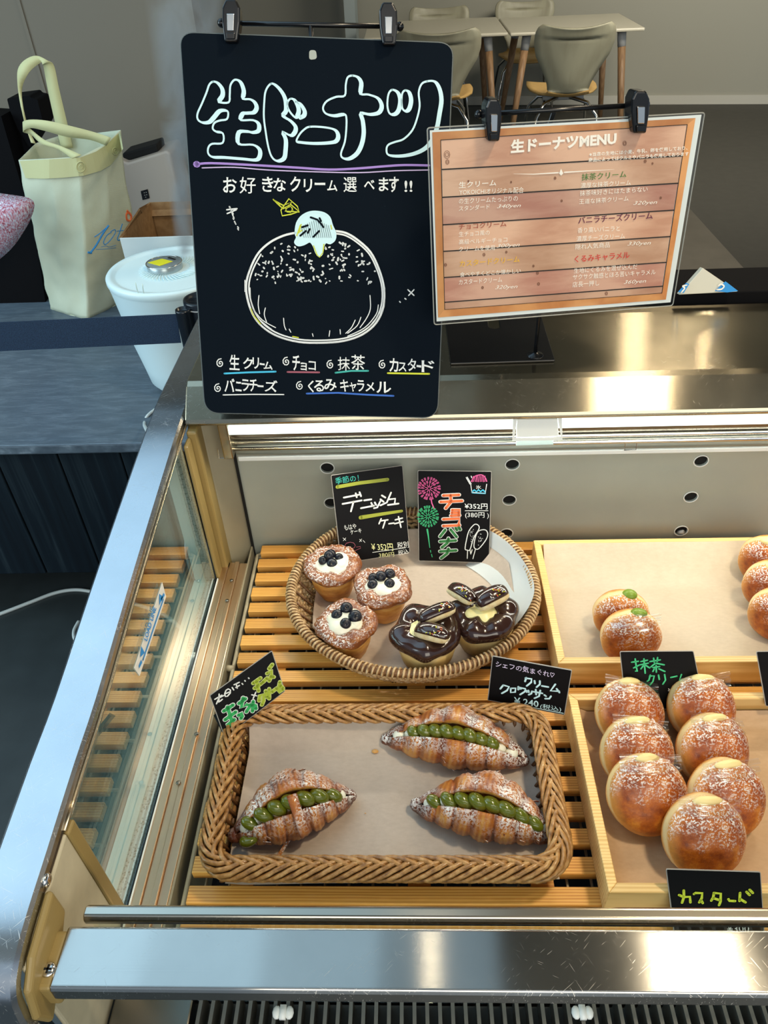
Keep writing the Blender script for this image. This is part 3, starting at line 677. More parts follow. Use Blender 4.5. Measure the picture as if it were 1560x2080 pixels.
# liner paper
def f(u, v):
    x = -.150+.300*u; y = .625+.262*v; dx = (x-RBC.x)/RBX; dy = (y-RBC.y)/RBY; r = sqrt(dx*dx+dy*dy); z = .7105+.0012*noise.noise(V((x*20, y*20, 0)))
    if r > .74: 
        k = .74/r; q = min(1, (r-.74)/.24); s = .74+q*.16; x = RBC.x+dx/r*s*RBX; y = RBC.y+dy/r*s*RBY; z += q**1.2*.034
    return V((x, y, z))
p = make('basket_liner', MB().grid(f, 44, 40), M_paper, loc=(0, .74, .71), smooth=True); tag(p, 'baking paper lining the round seagrass basket', 'paper', 'baking paper lining the baskets')
def f(u, v):
    a = radians(-38+86*u); k = .74+.22*v; q = rim(a, k, .7125+.052*v**1.5+.004*sin(u*9)*v); q.x += .004*sin(v*6+u*5); return q
p = make('paper_sheet', MB().grid(f, 30, 14), M_wpaper, loc=(.14, .76, .72), smooth=True); tag(p, 'bluish white greaseproof sheet curled against the right side of the round basket', 'paper')

# ================================================================== RECTANGULAR WICKER BASKET
BX0, BX1, BY0, BY1 = -.228, .156, .341, .548
WB = Thing('wicker_basket', 'rectangular brown wicker basket with braided rim holding three croissants', 'basket', (-.036, .445, .7005))
def rr_path(x0, x1, y0, y1, r, n):
    L = 2*(x1-x0-2*r)+2*(y1-y0-2*r)+2*pi*r; out = []
    segs = [((x0+r, y0), (1, 0), x1-x0-2*r), ((x1-r, y0+r), -pi/2, r*pi/2), ((x1, y0+r), (0, 1), y1-y0-2*r), ((x1-r, y1-r), 0, r*pi/2), ((x1-r, y1), (-1, 0), x1-x0-2*r), ((x0+r, y1-r), pi/2, r*pi/2), ((x0, y1-r), (0, -1), y1-y0-2*r), ((x0+r, y0+r), pi, r*pi/2)]
    for i in range(n):
        s = L*i/n
        for c, d, l in segs:
            if s <= l:
                if isinstance(d, tuple): out.append((V((c[0]+d[0]*s, c[1]+d[1]*s, 0)), V((d[1], -d[0], 0))))
                else: a = d+s/r; out.append((V((c[0]+r*cos(a), c[1]+r*sin(a), 0)), V((cos(a), sin(a), 0))))
                break
            s -= l
    return out
NP = 720; rp = rr_path(BX0+.011, BX1-.011, BY0+.011, BY1-.011, .028, NP); RZ = .742
def rimp(i, a, r): c, nrm = rp[int(i) % NP]; return c+nrm*(cos(a)*r)+V((0, 0, RZ+sin(a)*r))
w = MB()
for k in range(0, NP, 9):            # outer strands climbing over the rim
    w.tube([rimp(k+50*t/11, radians(-70+200*t/11), .0088+.0020*sin(pi*t/11)) for t in range(12)], [.0014]+[.0026]*10+[.0012], 5)
for k in range(0, NP, 12):            # inner plait lying the other way
    w.tube([rimp(k-34*t/7, radians(80+115*t/7), .0092+.0022*sin(pi*t/7)) for t in range(8)], [.0016]+[.0028]*6+[.0012], 5)
WB.part('braided_rim', w, M_wick, kind='stuff', smooth=True)
w = MB()
for k in range(7):
    h = .7035+k*.0052; ins = .010-.010*k/6
    w.tube([c-nrm*(ins-.002+(.0024 if (i//3+k) % 2 else -.0010))+V((0, 0, h)) for i, (c, nrm) in enumerate(rp[::4])], .0024, 5, closed=True)
WB.part('woven_wall', w, M_wick, kind='stuff', smooth=True)
w = MB(); w.tube([c+V((0, 0, RZ)) for c, n_ in rp[::8]], .0072, 8, closed=True)
for k in range(0, NP, 9): c, nrm = rp[k]; w.tube([c-nrm*.014+V((0, 0, .703)), c-nrm*.007+V((0, 0, .72)), c-nrm*.003+V((0, 0, .738))], .0022, 5)
k = 0
while BX0+.02+k*.0075 < BX1-.02: x = BX0+.02+k*.0075; w.tube([(x, BY0+.015, .7045), (x, BY1-.015, .7045)], .0028, 5); k += 1
WB.part('inner_weave', w, M_wickd, kind='stuff', smooth=True)
# paper sheet: its outline follows the photograph's sheet, edges lifting onto the back rim
c4 = [at_z(458, 1797, .7125), at_z(1137, 1785, .7125), at_z(1086, 1447, .737), at_z(508, 1468, .737)]
def f(u, v):
    p = (c4[0]*(1-u)+c4[1]*u)*(1-v)+(c4[3]*(1-u)+c4[2]*u)*v
    fl = .7115; lift = max(0, (v-.84)/.16)**1.5*.032
    p.z = fl+lift+.0012*noise.noise(V((p.x*22, p.y*22, 3)))+max(0, (.05-u)/.05)*.004
    if v > .84: p.y -= .0
    return p
p = make('basket_liner', MB().grid(f, 50, 40), M_paper, loc=(-.04, .44, .711), smooth=True); tag(p, 'baking paper lining the rectangular wicker basket', 'paper', 'baking paper lining the baskets')
for px, py, s_ in ((762, 1526, .0026), (742, 1652, .0008), (915, 1748, .0009)):
    q = at_z(px, py, .7135); o = make('crumb', MB().ball(q, (s_*1.5, s_, s_*.6), 7, 5, jitter=.5), M_crust, loc=q); tag(o, {762: 'golden pastry crumb in the middle of the croissant basket, largest of three', 742: 'dark speck of crust left of the front right croissant', 915: 'pale crumb below the front right croissant'}[px], 'crumb', 'crumbs on the basket paper')

# ================================================================== CROISSANTS
def croissant(label, pL, pR, R, seed, slit, nb, curl=False, fill_white=False, bend=.012, half=.30):
    base = .7125; a = at_z(*pL, base+R*.5); b = at_z(*pR, base+R*.5); a.z = b.z = 0; ax = (b-a).normalized(); side = V((ax.y, -ax.x, 0)); L = (b-a).length
    t = Thing('croissant', label, 'croissant', tuple((a+b)/2+V((0, 0, base))), 'cream filled croissants in the wicker basket')
    rnd = random.Random(seed); cuts = [0, .10, .23, .37, .63, .77, .90, 1.0]; cuts = [c+(rnd.uniform(-.02, .02) if 0 < c < 1 else 0) for c in cuts]
    def prof(s): return .26+.74*max(0, sin(pi*min(max(s, .001), .999)))**1.05
    def rad(s, al):
        w_ = s+.035*sin(al*1.0+.5)*(1 if s > .5 else -1)
        w_ = min(.9999, max(0, w_)); k = max(i_ for i_ in range(7) if cuts[i_] <= w_); fr = (w_-cuts[k])/(cuts[k+1]-cuts[k])
        inner = fr if w_ < .5 else 1-fr     # 0 at the end nearer the tip
        mid = k == 3
        bul = sin(pi*min(1, max(0, fr)))**.45
        lay = .02*sin(w_*160+al*1.5)
        return R*prof(s)*(.90+.15*bul+(0 if mid else .05*(inner-.5))+.07*noise.noise(V((s*7, al*.9, seed)))+lay*.6), (1-bul)*.9+.3*lay*10*0
    def spine(s):
        return a+(b-a)*s-side*bend*(sin(pi*s))+V((0, 0, base+R*(.66*prof(s)+.12)))
    def surf(s, al, k=1.0, extra=0.0):
        r, fr = rad(s, al); r *= k; q = spine(s)+V((0, 0, 1))*cos(al)*r*.98+side*sin(al)*r*1.06
        if q.z < base: q.z = base+.0004
        return q
    sl = radians(slit)
    def g(s): return radians(2)+half*max(0, sin(pi*min(1, max(0, (s-.04)/.92))))**.5
    NA, NI = 54, 12
    def f(u, v):
        s = .004+.992*v; k = u*(NA+NI-1)
        gg = g(s)
        if k <= NA-1:
            w_ = k/(NA-1); al = sl+gg+(2*pi-2*gg)*w_
            flare = 1+.20*max(0, (w_-.84)/.16)**1.5*sin(pi*s)+.06*max(0, (.1-w_)/.1)*sin(pi*s)
            r_, fr = rad(s, al)
            tone = .40+.55*fr+.35*noise.noise(V((s*11, al*1.6, seed+4)))+.10*sin(s*170+al*2)
            if s < .12 or s > .88: tone += .30
            if sin(al) > .3 and cos(al) < .55: tone -= .10
            if cos(al) < -.1: tone -= .12
            return surf(s, al, flare), max(.14, min(1, tone))
        w_ = (k-NA+1)/NI; al = sl+2*pi-gg-(2*pi-2*gg)*w_*1.0
        return surf(s, al, .66 if .04 < w_ < .96 else .86), .0
    body = MB().grid(f, NA+NI, 130, cu=True)
    for s_, d in ((0.004, -1), (.996, 1)): body.ball(spine(s_), (R*.25, R*.25, R*.22), 10, 7, jitter=.4, tone=.95)
    bo = t.part('crust', body, M_crust, smooth=True)
    # flaky shards
    fl = MB()
    for k in range(26):
        s = rnd.uniform(.1, .9); al = sl+pi+rnd.uniform(-2.4, 2.4); p = surf(s, al, 1.0); n_ = (p-spine(s)).normalized(); tt = ax*rnd.uniform(.003, .009)+side*rnd.uniform(-.003, .003); q = n_.cross(ax)*rnd.uniform(.003, .008)
        fl.add([p-n_*.001, p+tt+n_*rnd.uniform(.0005, .002), p+tt+q+n_*.001, p+q-n_*.001], [(0, 1, 2, 3)], [rnd.uniform(.3, .8)]*4)
    t.part('flakes', fl, M_crust, kind='stuff', solid=.0006)
    cr = MB(); s0, s1 = (.09, .90) if not fill_white else (.17, .80)
    yax = V((0, 0, 1))*cos(sl)+side*sin(sl); xa = ax; za = xa.cross(yax)
    frm = Matrix((xa, za, yax)).transposed()
    for k in range(nb):
        s = s0+(s1-s0)*(k+.5)/nb; q = prof(s); r = R*q*(.80+.04*(k % 2))
        cc = spine(s)+yax*r
        hl = L*(s1-s0)/nb*.56; rot = frm @ Matrix.Rotation(radians(rnd.uniform(18, 34) if not curl else 38), 3, 'Z') @ Matrix.Rotation(radians(14), 3, 'Y')
        cr.ball(cc, (hl*1.38, R*.235*(.8+.2*q), R*.25*(.8+.2*q)), 16, 10, rot=rot)
    if curl:
        s = .07; cc = spine(s)+V((0, 0, R*.30))+side*R*.55
        cr.tube([cc+(ax*cos(a_)-V((0, 0, 1))*sin(a_)*.4-side*sin(a_)*.6)*-.0075+ax*.006 for a_ in [x*.45-1.2 for x in range(9)]], [.002, .0042, .0048, .005, .005, .005, .0046, .004, .003], 12)
    t.part('matcha_cream', cr, M_matcha, smooth=True)
    cw_ = MB(); 
    for k in range(10):
        s = .10+.80*k/9; r = R*prof(s)*.62; cw_.ball(spine(s)+V((0, 0, 1))*cos(sl)*r*.9+side*sin(sl)*r, (L*.055, R*.22, R*.20), 10, 7, rot=Matrix.Rotation(atan2(ax.y, ax.x), 3, 'Z'))
    t.part('cream_filling', cw_, M_wcream, smooth=True)
    if seed == 31:      # strip of pastry folded over the filling
        st_ = MB()
        def ff(u, v):
            s = .47+.08*u+.03*v; al = sl-.20+1.35*v; q = surf(s, al, 1.05+.04*sin(pi*v)); return q, .35+.6*abs(u-.5)
        st_.grid(ff, 7, 12); t.part('pastry_strip', st_, M_crust, solid=.003, smooth=True)
        fl2 = MB(); p = surf(.38, sl+1.6); q = at_z(560, 1745, .714)
        fl2.add([p, p+ax*.006, q+ax*.004, q-ax*.002], [(0, 1, 2, 3)], [.4]*4); t.part('loose_flake', fl2, M_crust, solid=.0008)
    return t
croissant('croissant at the back right of the basket, uppermost of the three', (786, 1493), (1066, 1537), .0330, 11, 24, 8, fill_white=True, bend=.006, half=.20)
croissant('croissant at the front right touching the right side of the basket, below another', (848, 1630), (1126, 1690), .0330, 23, 24, 8, bend=.008, half=.20)
croissant('croissant alone on the left of the basket with a curled end of matcha cream', (476, 1690), (712, 1610), .0335, 31, 26, 7, curl=True, bend=.004, half=.24)

# ================================================================== DOUGHNUTS
def rot_to(axis, roll=0):
    z = V(axis).normalized(); x = V((1, 0, 0)); x = (x-z*x.dot(z)).normalized(); y = z.cross(x)
    m = Matrix((x, y, z)).transposed(); return m @ Matrix.Rotation(roll, 3, 'Z')
def doughnut(label, c, r, th, axis, seed, cream='custard', film=True, group='sugared doughnuts'):
    rot = rot_to(axis); t = Thing('doughnut', label, 'doughnut', tuple(c), group); c = V(c)
    def f(u, v):
        a = 2*pi*u; b = pi*(v-.5); cb = max(0, cos(b))**.72; sb = (1 if sin(b) > 0 else -1)*abs(sin(b))**.9
        rr = r*cb; 
        w_ = 1-.035*math.exp(-(b/.16)**2)
        p = V((rr*cos(a)*w_, rr*sin(a)*w_, th*sb)); n_ = noise.noise(p*16+V((seed*3.1, 0, 0)))
        p *= 1+.045*n_+.012*noise.noise(p*60+V((seed, 0, 0))); return p
    mb = MB().grid(f, 44, 28, cu=True); me_o = make('dough', mb, M_dough, parent=t.o, smooth=True)
    me_o.rotation_euler = (rot @ Matrix.Rotation(0, 3, 'Z')).to_euler()
    cm = MB(); m_ = {'custard': M_cust, 'matcha': M_mfill}[cream]
    if cream == 'custard': cm.ball(c+rot @ V((-.002, r*.88, th*.42)), (r*.36, r*.13, th*.30), 14, 8, rot=rot @ Matrix.Rotation(radians(-35), 3, 'X'), jitter=.3)
    else: cm.ball(c+rot @ V((.006, r*.93, .002)), (r*.26, r*.16, th*.40), 14, 9, rot=rot, jitter=.25)
    t.part('cream_spot', cm, m_, smooth=True)
    if film:
        fm = MB(); rnd = random.Random(seed); tl = rnd.uniform(-.25, .12)
        def g_(u, v):
            x = (-.74+1.55*u)*r; yy = r*(.99-.42*v)+tl*x; rho = min(.97, sqrt(x*x+yy*yy)/r); z = th*(1-rho**2.6)**.42*1.05+.0014*sin(v*14+u*4+seed)+.0022; return c+rot @ V((x, yy, z))
        fm.grid(g_, 16, 14); t.part('film_strip', fm, M_film2, smooth=True)
    return t
AX = V((.10, -.70, .62)); R_ = .0425
for i, (px, py, r_, ax_, lb) in enumerate([
    (1278, 1448, .0405, (.10, -.62, .72), 'sugared doughnut at the back left corner of the front tray'),
    (1425, 1440, .0405, (.16, -.64, .70), 'sugared doughnut at the back right of the front tray'),
    (1293, 1528, .0415, (.14, -.68, .66), 'sugared doughnut second in the left row of the front tray'),
    (1446, 1524, .0415, (.20, -.68, .66), 'sugared doughnut second in the right row of the front tray'),
    (1314, 1612, .0435, (.10, -.66, .70), 'sugared doughnut at the front of the left row, palest of the tray'),
    (1474, 1622, .0425, (.18, -.68, .66), 'sugared doughnut third in the right row, one behind the foremost'),
    (1429, 1696, .0430, (.14, -.72, .62), 'foremost sugared doughnut, darkest brown, just behind the custard card')]):
    doughnut(lb, at_z(px, py, .745), r_, .0235, ax_, i+1, group='sugared doughnuts in the front tray')
doughnut('matcha doughnut behind the other on the rear tray', at_z(1262, 1248, .740), .0375, .0215, (-.12, -.88, .16), 21, 'matcha', False, 'matcha doughnuts on the rear tray')
doughnut('matcha doughnut in front of the other on the rear tray, under clear film', at_z(1281, 1292, .740), .0395, .0225, (-.05, -.86, .22), 22, 'matcha', True, 'matcha doughnuts on the rear tray')
for i, (px, py, lb) in enumerate([(1562, 1140, 'pale-banded doughnut at the right edge of the rear tray, hindmost of three'), (1572, 1192, 'pale-banded doughnut at the right edge of the rear tray, middle of three'), (1588, 1248, 'pale-banded doughnut at the right edge of the rear tray, nearest of three')]):
    doughnut(lb, at_z(px, py, .748), .041, .0225, (-.42, -.80, .12), 30+i, 'custard', False, 'doughnuts at the right edge of the rear tray')

# ================================================================== MUFFIN PASTRIES
def muffin(label, pbase, ptop, kind, seed, berries=()):
    b = at_z(*pbase, .7115); t = Thing('blueberry_danish' if kind == 'b' else 'chocolate_banana_muffin', label, 'pastry', tuple(b), 'blueberry danishes in the round basket' if kind == 'b' else 'chocolate banana muffins in the round basket')
    ztop = .7115+(.050 if kind == 'b' else .053); r0, r1 = (.0250, .0355) if kind == 'b' else (.0285, .0425)
    cc = V((b.x, b.y, 0))
    cup = MB().lathe([(0.001, .7116), (r0*.9, .7116), (r0, .714), ((r0+r1)/2, .7115+.020), (r1*.96, ztop-.004), (r1*.8, ztop-.002)], cc, 40, fn=lambda a, r, z: (r*(1+.02*sin(a*9+seed)+.02*noise.noise(V((cos(a)*2, sin(a)*2, z*90+seed)))), z))
    t.part('cup', cup, M_cup if kind == 'b' else M_cup2, smooth=True)
    rim_ = MB(); lob = 4 if kind == 'b' else 5
    def f(u, v):
        a = 2*pi*u; q = 2*pi*v; sq = 1+.09*abs(cos(2*(a+seed)))**2 if kind == 'b' else 1+.05*cos(4*a+seed)+.03*sin(2*a)
        tr_ = (.0105 if kind == 'b' else .0165)*(1+(.18 if kind == 'b' else .15)*sin(lob*a+seed*2)+.16*noise.noise(V((cos(a)*2, sin(a)*2, seed)))); Rm = (r1-(.0075 if kind == 'b' else .0145))*sq
        x = Rm+tr_*cos(q)*1.05; z = ztop+(.001 if kind == 'b' else .003)+tr_*sin(q)*.80+(.004 if kind == 'b' else .003)*noise.noise(V((cos(a)*2, sin(a)*2, seed+q*.3)))
        n_ = (.0016 if kind == 'b' else .0003)*noise.noise(V((cos(a)*9, sin(a)*9, seed+q*1.2))); fr = (q/(2*pi)*5+a*.9) % 1
        if kind == 'b': x += .0013*(1-fr)
        return V((cc.x+(x+n_)*cos(a), cc.y+(x+n_)*sin(a), z+n_)), .42+.4*fr+.1*noise.noise(V((a*4, q*3, seed)))
    rim_.grid(f, 72, 26, cu=True, cv=True); t.part('puffed_rim' if kind == 'b' else 'chocolate_rim', rim_, M_danish if kind == 'b' else M_choc, smooth=True)
    cr = MB(); m_ = M_wcream if kind == 'b' else M_ycream
    if kind == 'b':
        cr.ball((cc.x, cc.y, ztop+.003), (.0245, .0240, .0125), 26, 12, jitter=.25)
        cr.ball((cc.x+.012, cc.y-.002, ztop+.006), (.010, .013, .010), 16, 9, jitter=.3); cr.ball((cc.x-.006, cc.y-.014, ztop+.004), (.010, .009, .007), 14, 8, jitter=.3)
        cr.ball((cc.x+.004, cc.y-.0195, ztop+.0025), (.008, .009, .005), 14, 8, jitter=.3)
    else:
        cr.ball((cc.x-.004, cc.y-.006, ztop+.008), (.022, .020, .012), 24, 12, jitter=.2); cr.ball((cc.x-.014, cc.y-.002, ztop+.008), (.009, .012, .009), 14, 9, jitter=.2)
        cr.ball((cc.x+.004, cc.y-.016, ztop+.006), (.013, .008, .006), 14, 8, jitter=.2)
    t.part('cream', cr, m_, smooth=True)
    for k, (dx, dy, dz, r) in enumerate(berries):
        r *= 1.18
        bb_ = MB(); p = V((cc.x+dx, cc.y+dy, ztop+.012+dz)); ax_ = V((dx*20+.2, dy*20-.8, 1)).normalized(); rt = rot_to(ax_)
        def bf(u, v):
            a = 2*pi*u; q = pi*(v-.5); rr = r*cos(q); z = r*.9*sin(q)
            if v > .86: z -= r*.22*((v-.86)/.14); rr *= 1+.06*cos(5*a)
            return p+rt @ V((rr*cos(a), rr*sin(a), z))
        bb_.grid(bf, 18, 16, cu=True); bb_.tube([p+rt @ V((r*.36*(1+.18*cos(5*k2*pi/10*2))*cos(k2*pi/10), r*.36*(1+.18*cos(5*k2*pi/10*2))*sin(k2*pi/10), r*.84)) for k2 in range(20)], r*.07, 5, closed=True)
        t.part('blueberry', bb_, M_berry, smooth=True)
    if kind == 'c':
        rnd = random.Random(seed)
        for k, (p0, p1, lift, wd) in enumerate(berries and [] or (CB1 if seed == 5 else CB2)):
            a0 = at_z(*p0, ztop+lift); a1 = at_z(*p1, ztop+lift+.006); dv = a1-a0; up = V((0, -.30, 1)).normalized(); sd = dv.normalized().cross(up).normalized()
            if sd.y > 0: sd = -sd
            def seg(k1, th0, th1, rs):
                def h(u, v):
                    q = u; al = th0+(th1-th0)*v; env = sqrt(max(0, 1-abs(2*q-1)**2.6)); c_ = a0+dv*q+up*(.0035*sin(pi*q)); rr = wd*(.35+.65*env)*rs if 0 < q < 1 else wd*.15
                    return c_+(up*sin(al)+sd*cos(al))*rr
                return h
            ba = MB(); ba.grid(seg(0, -2.2, 1.5, .97), 18, 14); t.part('banana_piece', ba, M_ban, smooth=True, solid=.001)
            ch = MB(); ch.grid(seg(0, .75, 4.2, 1.06), 18, 16); co = t.part('chocolate_coat', ch, M_choc, smooth=True, solid=.0012)
            sp_ = MB(); sc_ = [MB(), MB(), MB()]
            for j in range(17):
                q = rnd.gauss(.66, .13); q = min(.95, max(.2, q)); al = rnd.uniform(1.0, 2.0); c_ = a0+dv*q+up*(.0035*sin(pi*q)); env = sqrt(max(0, 1-abs(2*q-1)**2.6)); rr = wd*(.35+.65*env)*1.06+.0012
                pp = c_+(up*sin(al)+sd*cos(al))*rr; d_ = V((rnd.uniform(-1, 1), rnd.uniform(-1, 1), rnd.uniform(-.3, .3))).normalized()*.0016
                sc_[j % 3 if j % 4 else 0].tube([pp-d_, pp+d_], .00045, 5)
            for z_, mm in zip(sc_, (I_wp, I_y, I_o)): t.part('sprinkles', z_, mm, co, kind='stuff')
    return t
CB1 = [((842, 1278), (912, 1296), .019, .0110), ((850, 1262), (924, 1232), .024, .0100)]
CB2 = [((912, 1192), (962, 1222), .024, .0105), ((968, 1232), (1030, 1200), .026, .0125)]
B5 = [(-.012, -.002, .001, .0060), (-.002, .008, .003, .0068), (.010, .004, .001, .0055), (.001, -.008, .001, .0066), (-.004, .002, .007, .0060)]
muffin('blueberry danish at the back left of the round basket, under the card', (681, 1200), None, 'b', 1, B5)
muffin('blueberry danish in the middle of the round basket, five berries on top', (780, 1243), None, 'b', 2, [(-.013, .006, .000, .0060), (.010, .011, .002, .0068), (-.013, -.007, .000, .0064), (.010, -.006, .000, .0066), (-.002, .003, .006, .0066)])
muffin('blueberry danish at the front left of the round basket, four berries on top', (708, 1318), None, 'b', 3.4, [(-.011, .004, .001, .0066), (.001, .013, .004, .0072), (.013, .000, .002, .0078), (.001, -.011, .001, .0064)])
muffin('chocolate banana muffin at the front of the round basket', (866, 1340), None, 'c', 5)
muffin('chocolate banana muffin behind the other, two banana pieces forming a V', (978, 1306), None, 'c', 6)

# ================================================================== PRICE CARDS
def card(label, corners, pl, th=.0012, r=3, group=None, mat=None):
    t = Thing('price_card', label, 'price card', tuple((pl.at(*corners[2])+pl.at(*corners[3]))/2))
    t.part('card', slab(pl, rounded(corners, r), -th, 0), M_card)
    e = MB(); e.tube([pl.at(x, y, -th/2) for x, y in rounded(corners, r)], th*.62, 5, closed=True); t.part('card_edge', e, M_edge)
    return t
K = 1.005
def kp(p, n, k=K): return Plane(EYE+(V(p)-EYE)*k, n)
# danish card -------------------------------------------------------
pl = kp((-.107, .798, .744), (-.28, .871, -.403)); z = zm(560, 920, 2.786)
t = card('black card reading danish cake in white chalk with two olive stripes, leaning at the back', [(673, 966), (817, 946), (832, 1122), (693, 1145)], pl)
b = MB(); stroke(b, pl, z([(348, 192), (470, 170), (632, 150)]), .0052); t.part('olive_stripe', b, I_yg); b = MB(); stroke(b, pl, z([(480, 365), (600, 345), (712, 328)]), [.006, .005, .004]); t.part('olive_stripe', b, I_yg)
b = MB(); text(b, pl.at, '季節の！', (334, 136) and z([(334, 140)])[0], z([(466, 120)])[0], z([(340, 178)])[0], wob=.6); t.part('green_lettering', b, I_teal)
b = MB()
for pts in ([(385, 252), (470, 236)], [(378, 288), (486, 268)], [(440, 275), (425, 330)], [(452, 228), (458, 250)], [(474, 222), (482, 244)], [(500, 268), (540, 262)], [(482, 312), (555, 298)],
            [(540, 282), (548, 298)], [(560, 280), (568, 294)], [(592, 272), (574, 308), (556, 312)], [(600, 240), (620, 252)], [(592, 262), (610, 276)], [(652, 224), (628, 280), (592, 296)], [(642, 262), (676, 258), (672, 288)], [(634, 294), (694, 286)]): stroke(b, pl, z(pts), .0026)
for pts in ([(596, 372), (584, 400)], [(592, 384), (634, 378)], [(620, 380), (606, 424)], [(640, 400), (668, 396)], [(676, 378), (716, 368)], [(672, 400), (720, 388)], [(694, 360), (708, 420)]): stroke(b, pl, z(pts), .0022)
text(b, pl.at, 'もはや', *z([(384, 408), (452, 398), (390, 438)]), wob=.5); text(b, pl.at, 'ケーキ', *z([(420, 436), (482, 424), (424, 462)]), wob=.5)
text(b, pl.at, '税別', *z([(684, 506), (748, 498), (690, 542)]), wob=.4); text(b, pl.at, '税込', *z([(690, 552), (748, 540), (694, 580)]), wob=.4); stroke(b, pl, z([(548, 562), (732, 536)]), .0009)
for pts in ([(380, 480), (396, 494)], [(396, 480), (382, 496)], [(474, 488), (486, 500)], [(486, 486), (474, 502)], [(494, 494), (504, 506)]): stroke(b, pl, z(pts), .0007)
t.part('white_lettering', b, I_w)
b = MB(); text(b, pl.at, '¥ 352円', *z([(538, 510), (660, 512), (544, 552)]), offset=.01, wob=.4); text(b, pl.at, '380円', *z([(582, 566), (668, 560), (584, 592)]), wob=.4); t.part('price_lettering', b, plain('pale_yellow_chalk', (.72, .72, .35), .6))
b = MB(); stroke(b, pl, z([(392, 520), (400, 510), (420, 504), (440, 508), (450, 522), (444, 536), (410, 542), (390, 536), (392, 520)]), .0007); stroke(b, pl, z([(400, 560), (440, 556), (480, 538), (478, 528), (456, 532)]), .0007); t.part('cake_drawing', b, I_dr)
# choco banana card -------------------------------------------------
pl = kp((.007, .828, .719), (.091, .947, -.307), 1.0)
t = card('black card with orange and green chalk lettering, fireworks and two banana drawings', [(849, 956), (998, 958), (993, 1143), (851, 1139)], pl)
def burst(cx, cy, R1, mat, nm, dots=False):
    b = MB(); rnd = random.Random(cx)
    for ring, (ra, rb, n) in enumerate(((.12, .35, 9), (.42, .66, 15), (.72, .98, 22))):
        for k in range(n):
            a = 2*pi*(k+.5*ring)/n+rnd.uniform(-.06, .06); c, s = cos(a), sin(a)
            p = [(cx+R1*ra*c, cy+R1*ra*s), (cx+R1*rb*c, cy+R1*rb*s)]
            if ring: a2 = a+2.2/n; p += [(cx+R1*rb*cos(a2), cy+R1*rb*sin(a2)), (cx+R1*(ra+.08)*cos(a2), cy+R1*(ra+.08)*sin(a2))]
            stroke(b, pl, z(p), .0009)
    t.part(nm, b, mat)
z = zm(560, 920, 2.786)
burst(868, 200, 66, I_p, 'pink_firework'); burst(862, 358, 62, I_g, 'green_firework')
b = MB(); stroke(b, pl, z([(880, 262), (884, 284), (896, 312)]), .0016); t.part('pink_trail', b, I_p)
for pts in ([(908, 400), (908, 412)], [(908, 424), (907, 444)]): stroke(b, pl, z(pts), .0009)
b = MB(); stroke(b, pl, z([(858, 432), (864, 470), (872, 535)]), [.0026, .0018, .001]); stroke(b, pl, z([(876, 550), (878, 562)]), .0011); stroke(b, pl, z([(882, 572), (886, 588)]), .0011); t.part('green_trail', b, I_g)
def katak(chars, col):
    outl, inn = MB(), MB()
    for pts in chars:
        stroke(outl, pl, z(pts), .0060, .0007); stroke(inn, pl, z(pts), .0040, .0011)
    return outl, inn
cho = [[(948, 240), (1038, 236)], [(932, 276), (1055, 270)], [(990, 240), (992, 276), (962, 312)], [(998, 322), (1040, 320), (1036, 352)], [(996, 337), (1036, 336)], [(992, 354), (1040, 352)], [(948, 374), (1040, 370), (1034, 408)], [(948, 412), (1040, 408)]]
ban = [[(960, 434), (930, 472)], [(990, 432), (1024, 474)], [(1018, 424), (1026, 436)], [(1036, 420), (1044, 432)], [(930, 500), (1020, 494)], [(978, 482), (972, 508), (940, 534)], [(930, 556), (1022, 550)], [(978, 540), (972, 566), (936, 594)]]
o1, i1 = katak(cho, 0); o2, i2 = katak(ban, 0)
o1.add(o2.v, o2.f); t.part('lettering_outline', o1, I_w); t.part('orange_lettering', i1, I_o); t.part('green_lettering', i2, plain('leaf_green_chalk', (.03, .20, .05), .6))
b = MB(); text(b, pl.at, '¥352円', *z([(1068, 284), (1198, 286), (1070, 316)]), offset=.01, wob=.4); stroke(b, pl, z([(1072, 326), (1202, 326)]), .0010); text(b, pl.at, '(380円 )', *z([(1072, 334), (1206, 336), (1072, 370)]), wob=.4)
for e in ([(1080, 490), (1072, 540), (1082, 548), (1100, 545), (1120, 480), (1150, 430), (1146, 408), (1124, 404), (1094, 440)], [(1150, 440), (1185, 434), (1200, 455), (1190, 490), (1150, 540), (1128, 540), (1122, 520), (1132, 470)]): stroke(b, pl, z(e), .0014, sm=True, closed=True)
for e in ([(1086, 548), (1084, 596)], [(1100, 548), (1104, 572)], [(1130, 545), (1116, 598)], [(1112, 546), (1104, 572)], [(1106, 130), (1110, 140)], [(1078, 138), (1100, 176)], [(1084, 136), (1106, 174)]): stroke(b, pl, z(e), .0012)
rnd = random.Random(3)
for k in range(34):
    a = rnd.choice(((1112, 470, 14, 50), (1160, 488, 14, 42))); x = a[0]+rnd.gauss(0, .45)*a[2]; y = a[1]+rnd.uniform(-.8, .8)*a[3]; stroke(b, pl, z([(x, y), (x+2, y+2)]), .0008)
for e in ([(1104, 178), (1110, 222), (1186, 228), (1194, 176)],): stroke(b, pl, z(e), .0012)
text(b, pl.at, '氷', *z([(1132, 182), (1162, 182), (1134, 204)]))
t.part('white_lettering', b, I_w)
b = MB(); stroke(b, pl, z([(1108, 160), (1120, 138), (1140, 126), (1168, 124), (1186, 140), (1194, 160)]), .0016, sm=True)
for k in range(9): stroke(b, pl, z([(1112+k*9, 162), (1120+k*8, 130)]), .0010, jit=.5)
t.part('pink_ice_drawing', b, I_p)
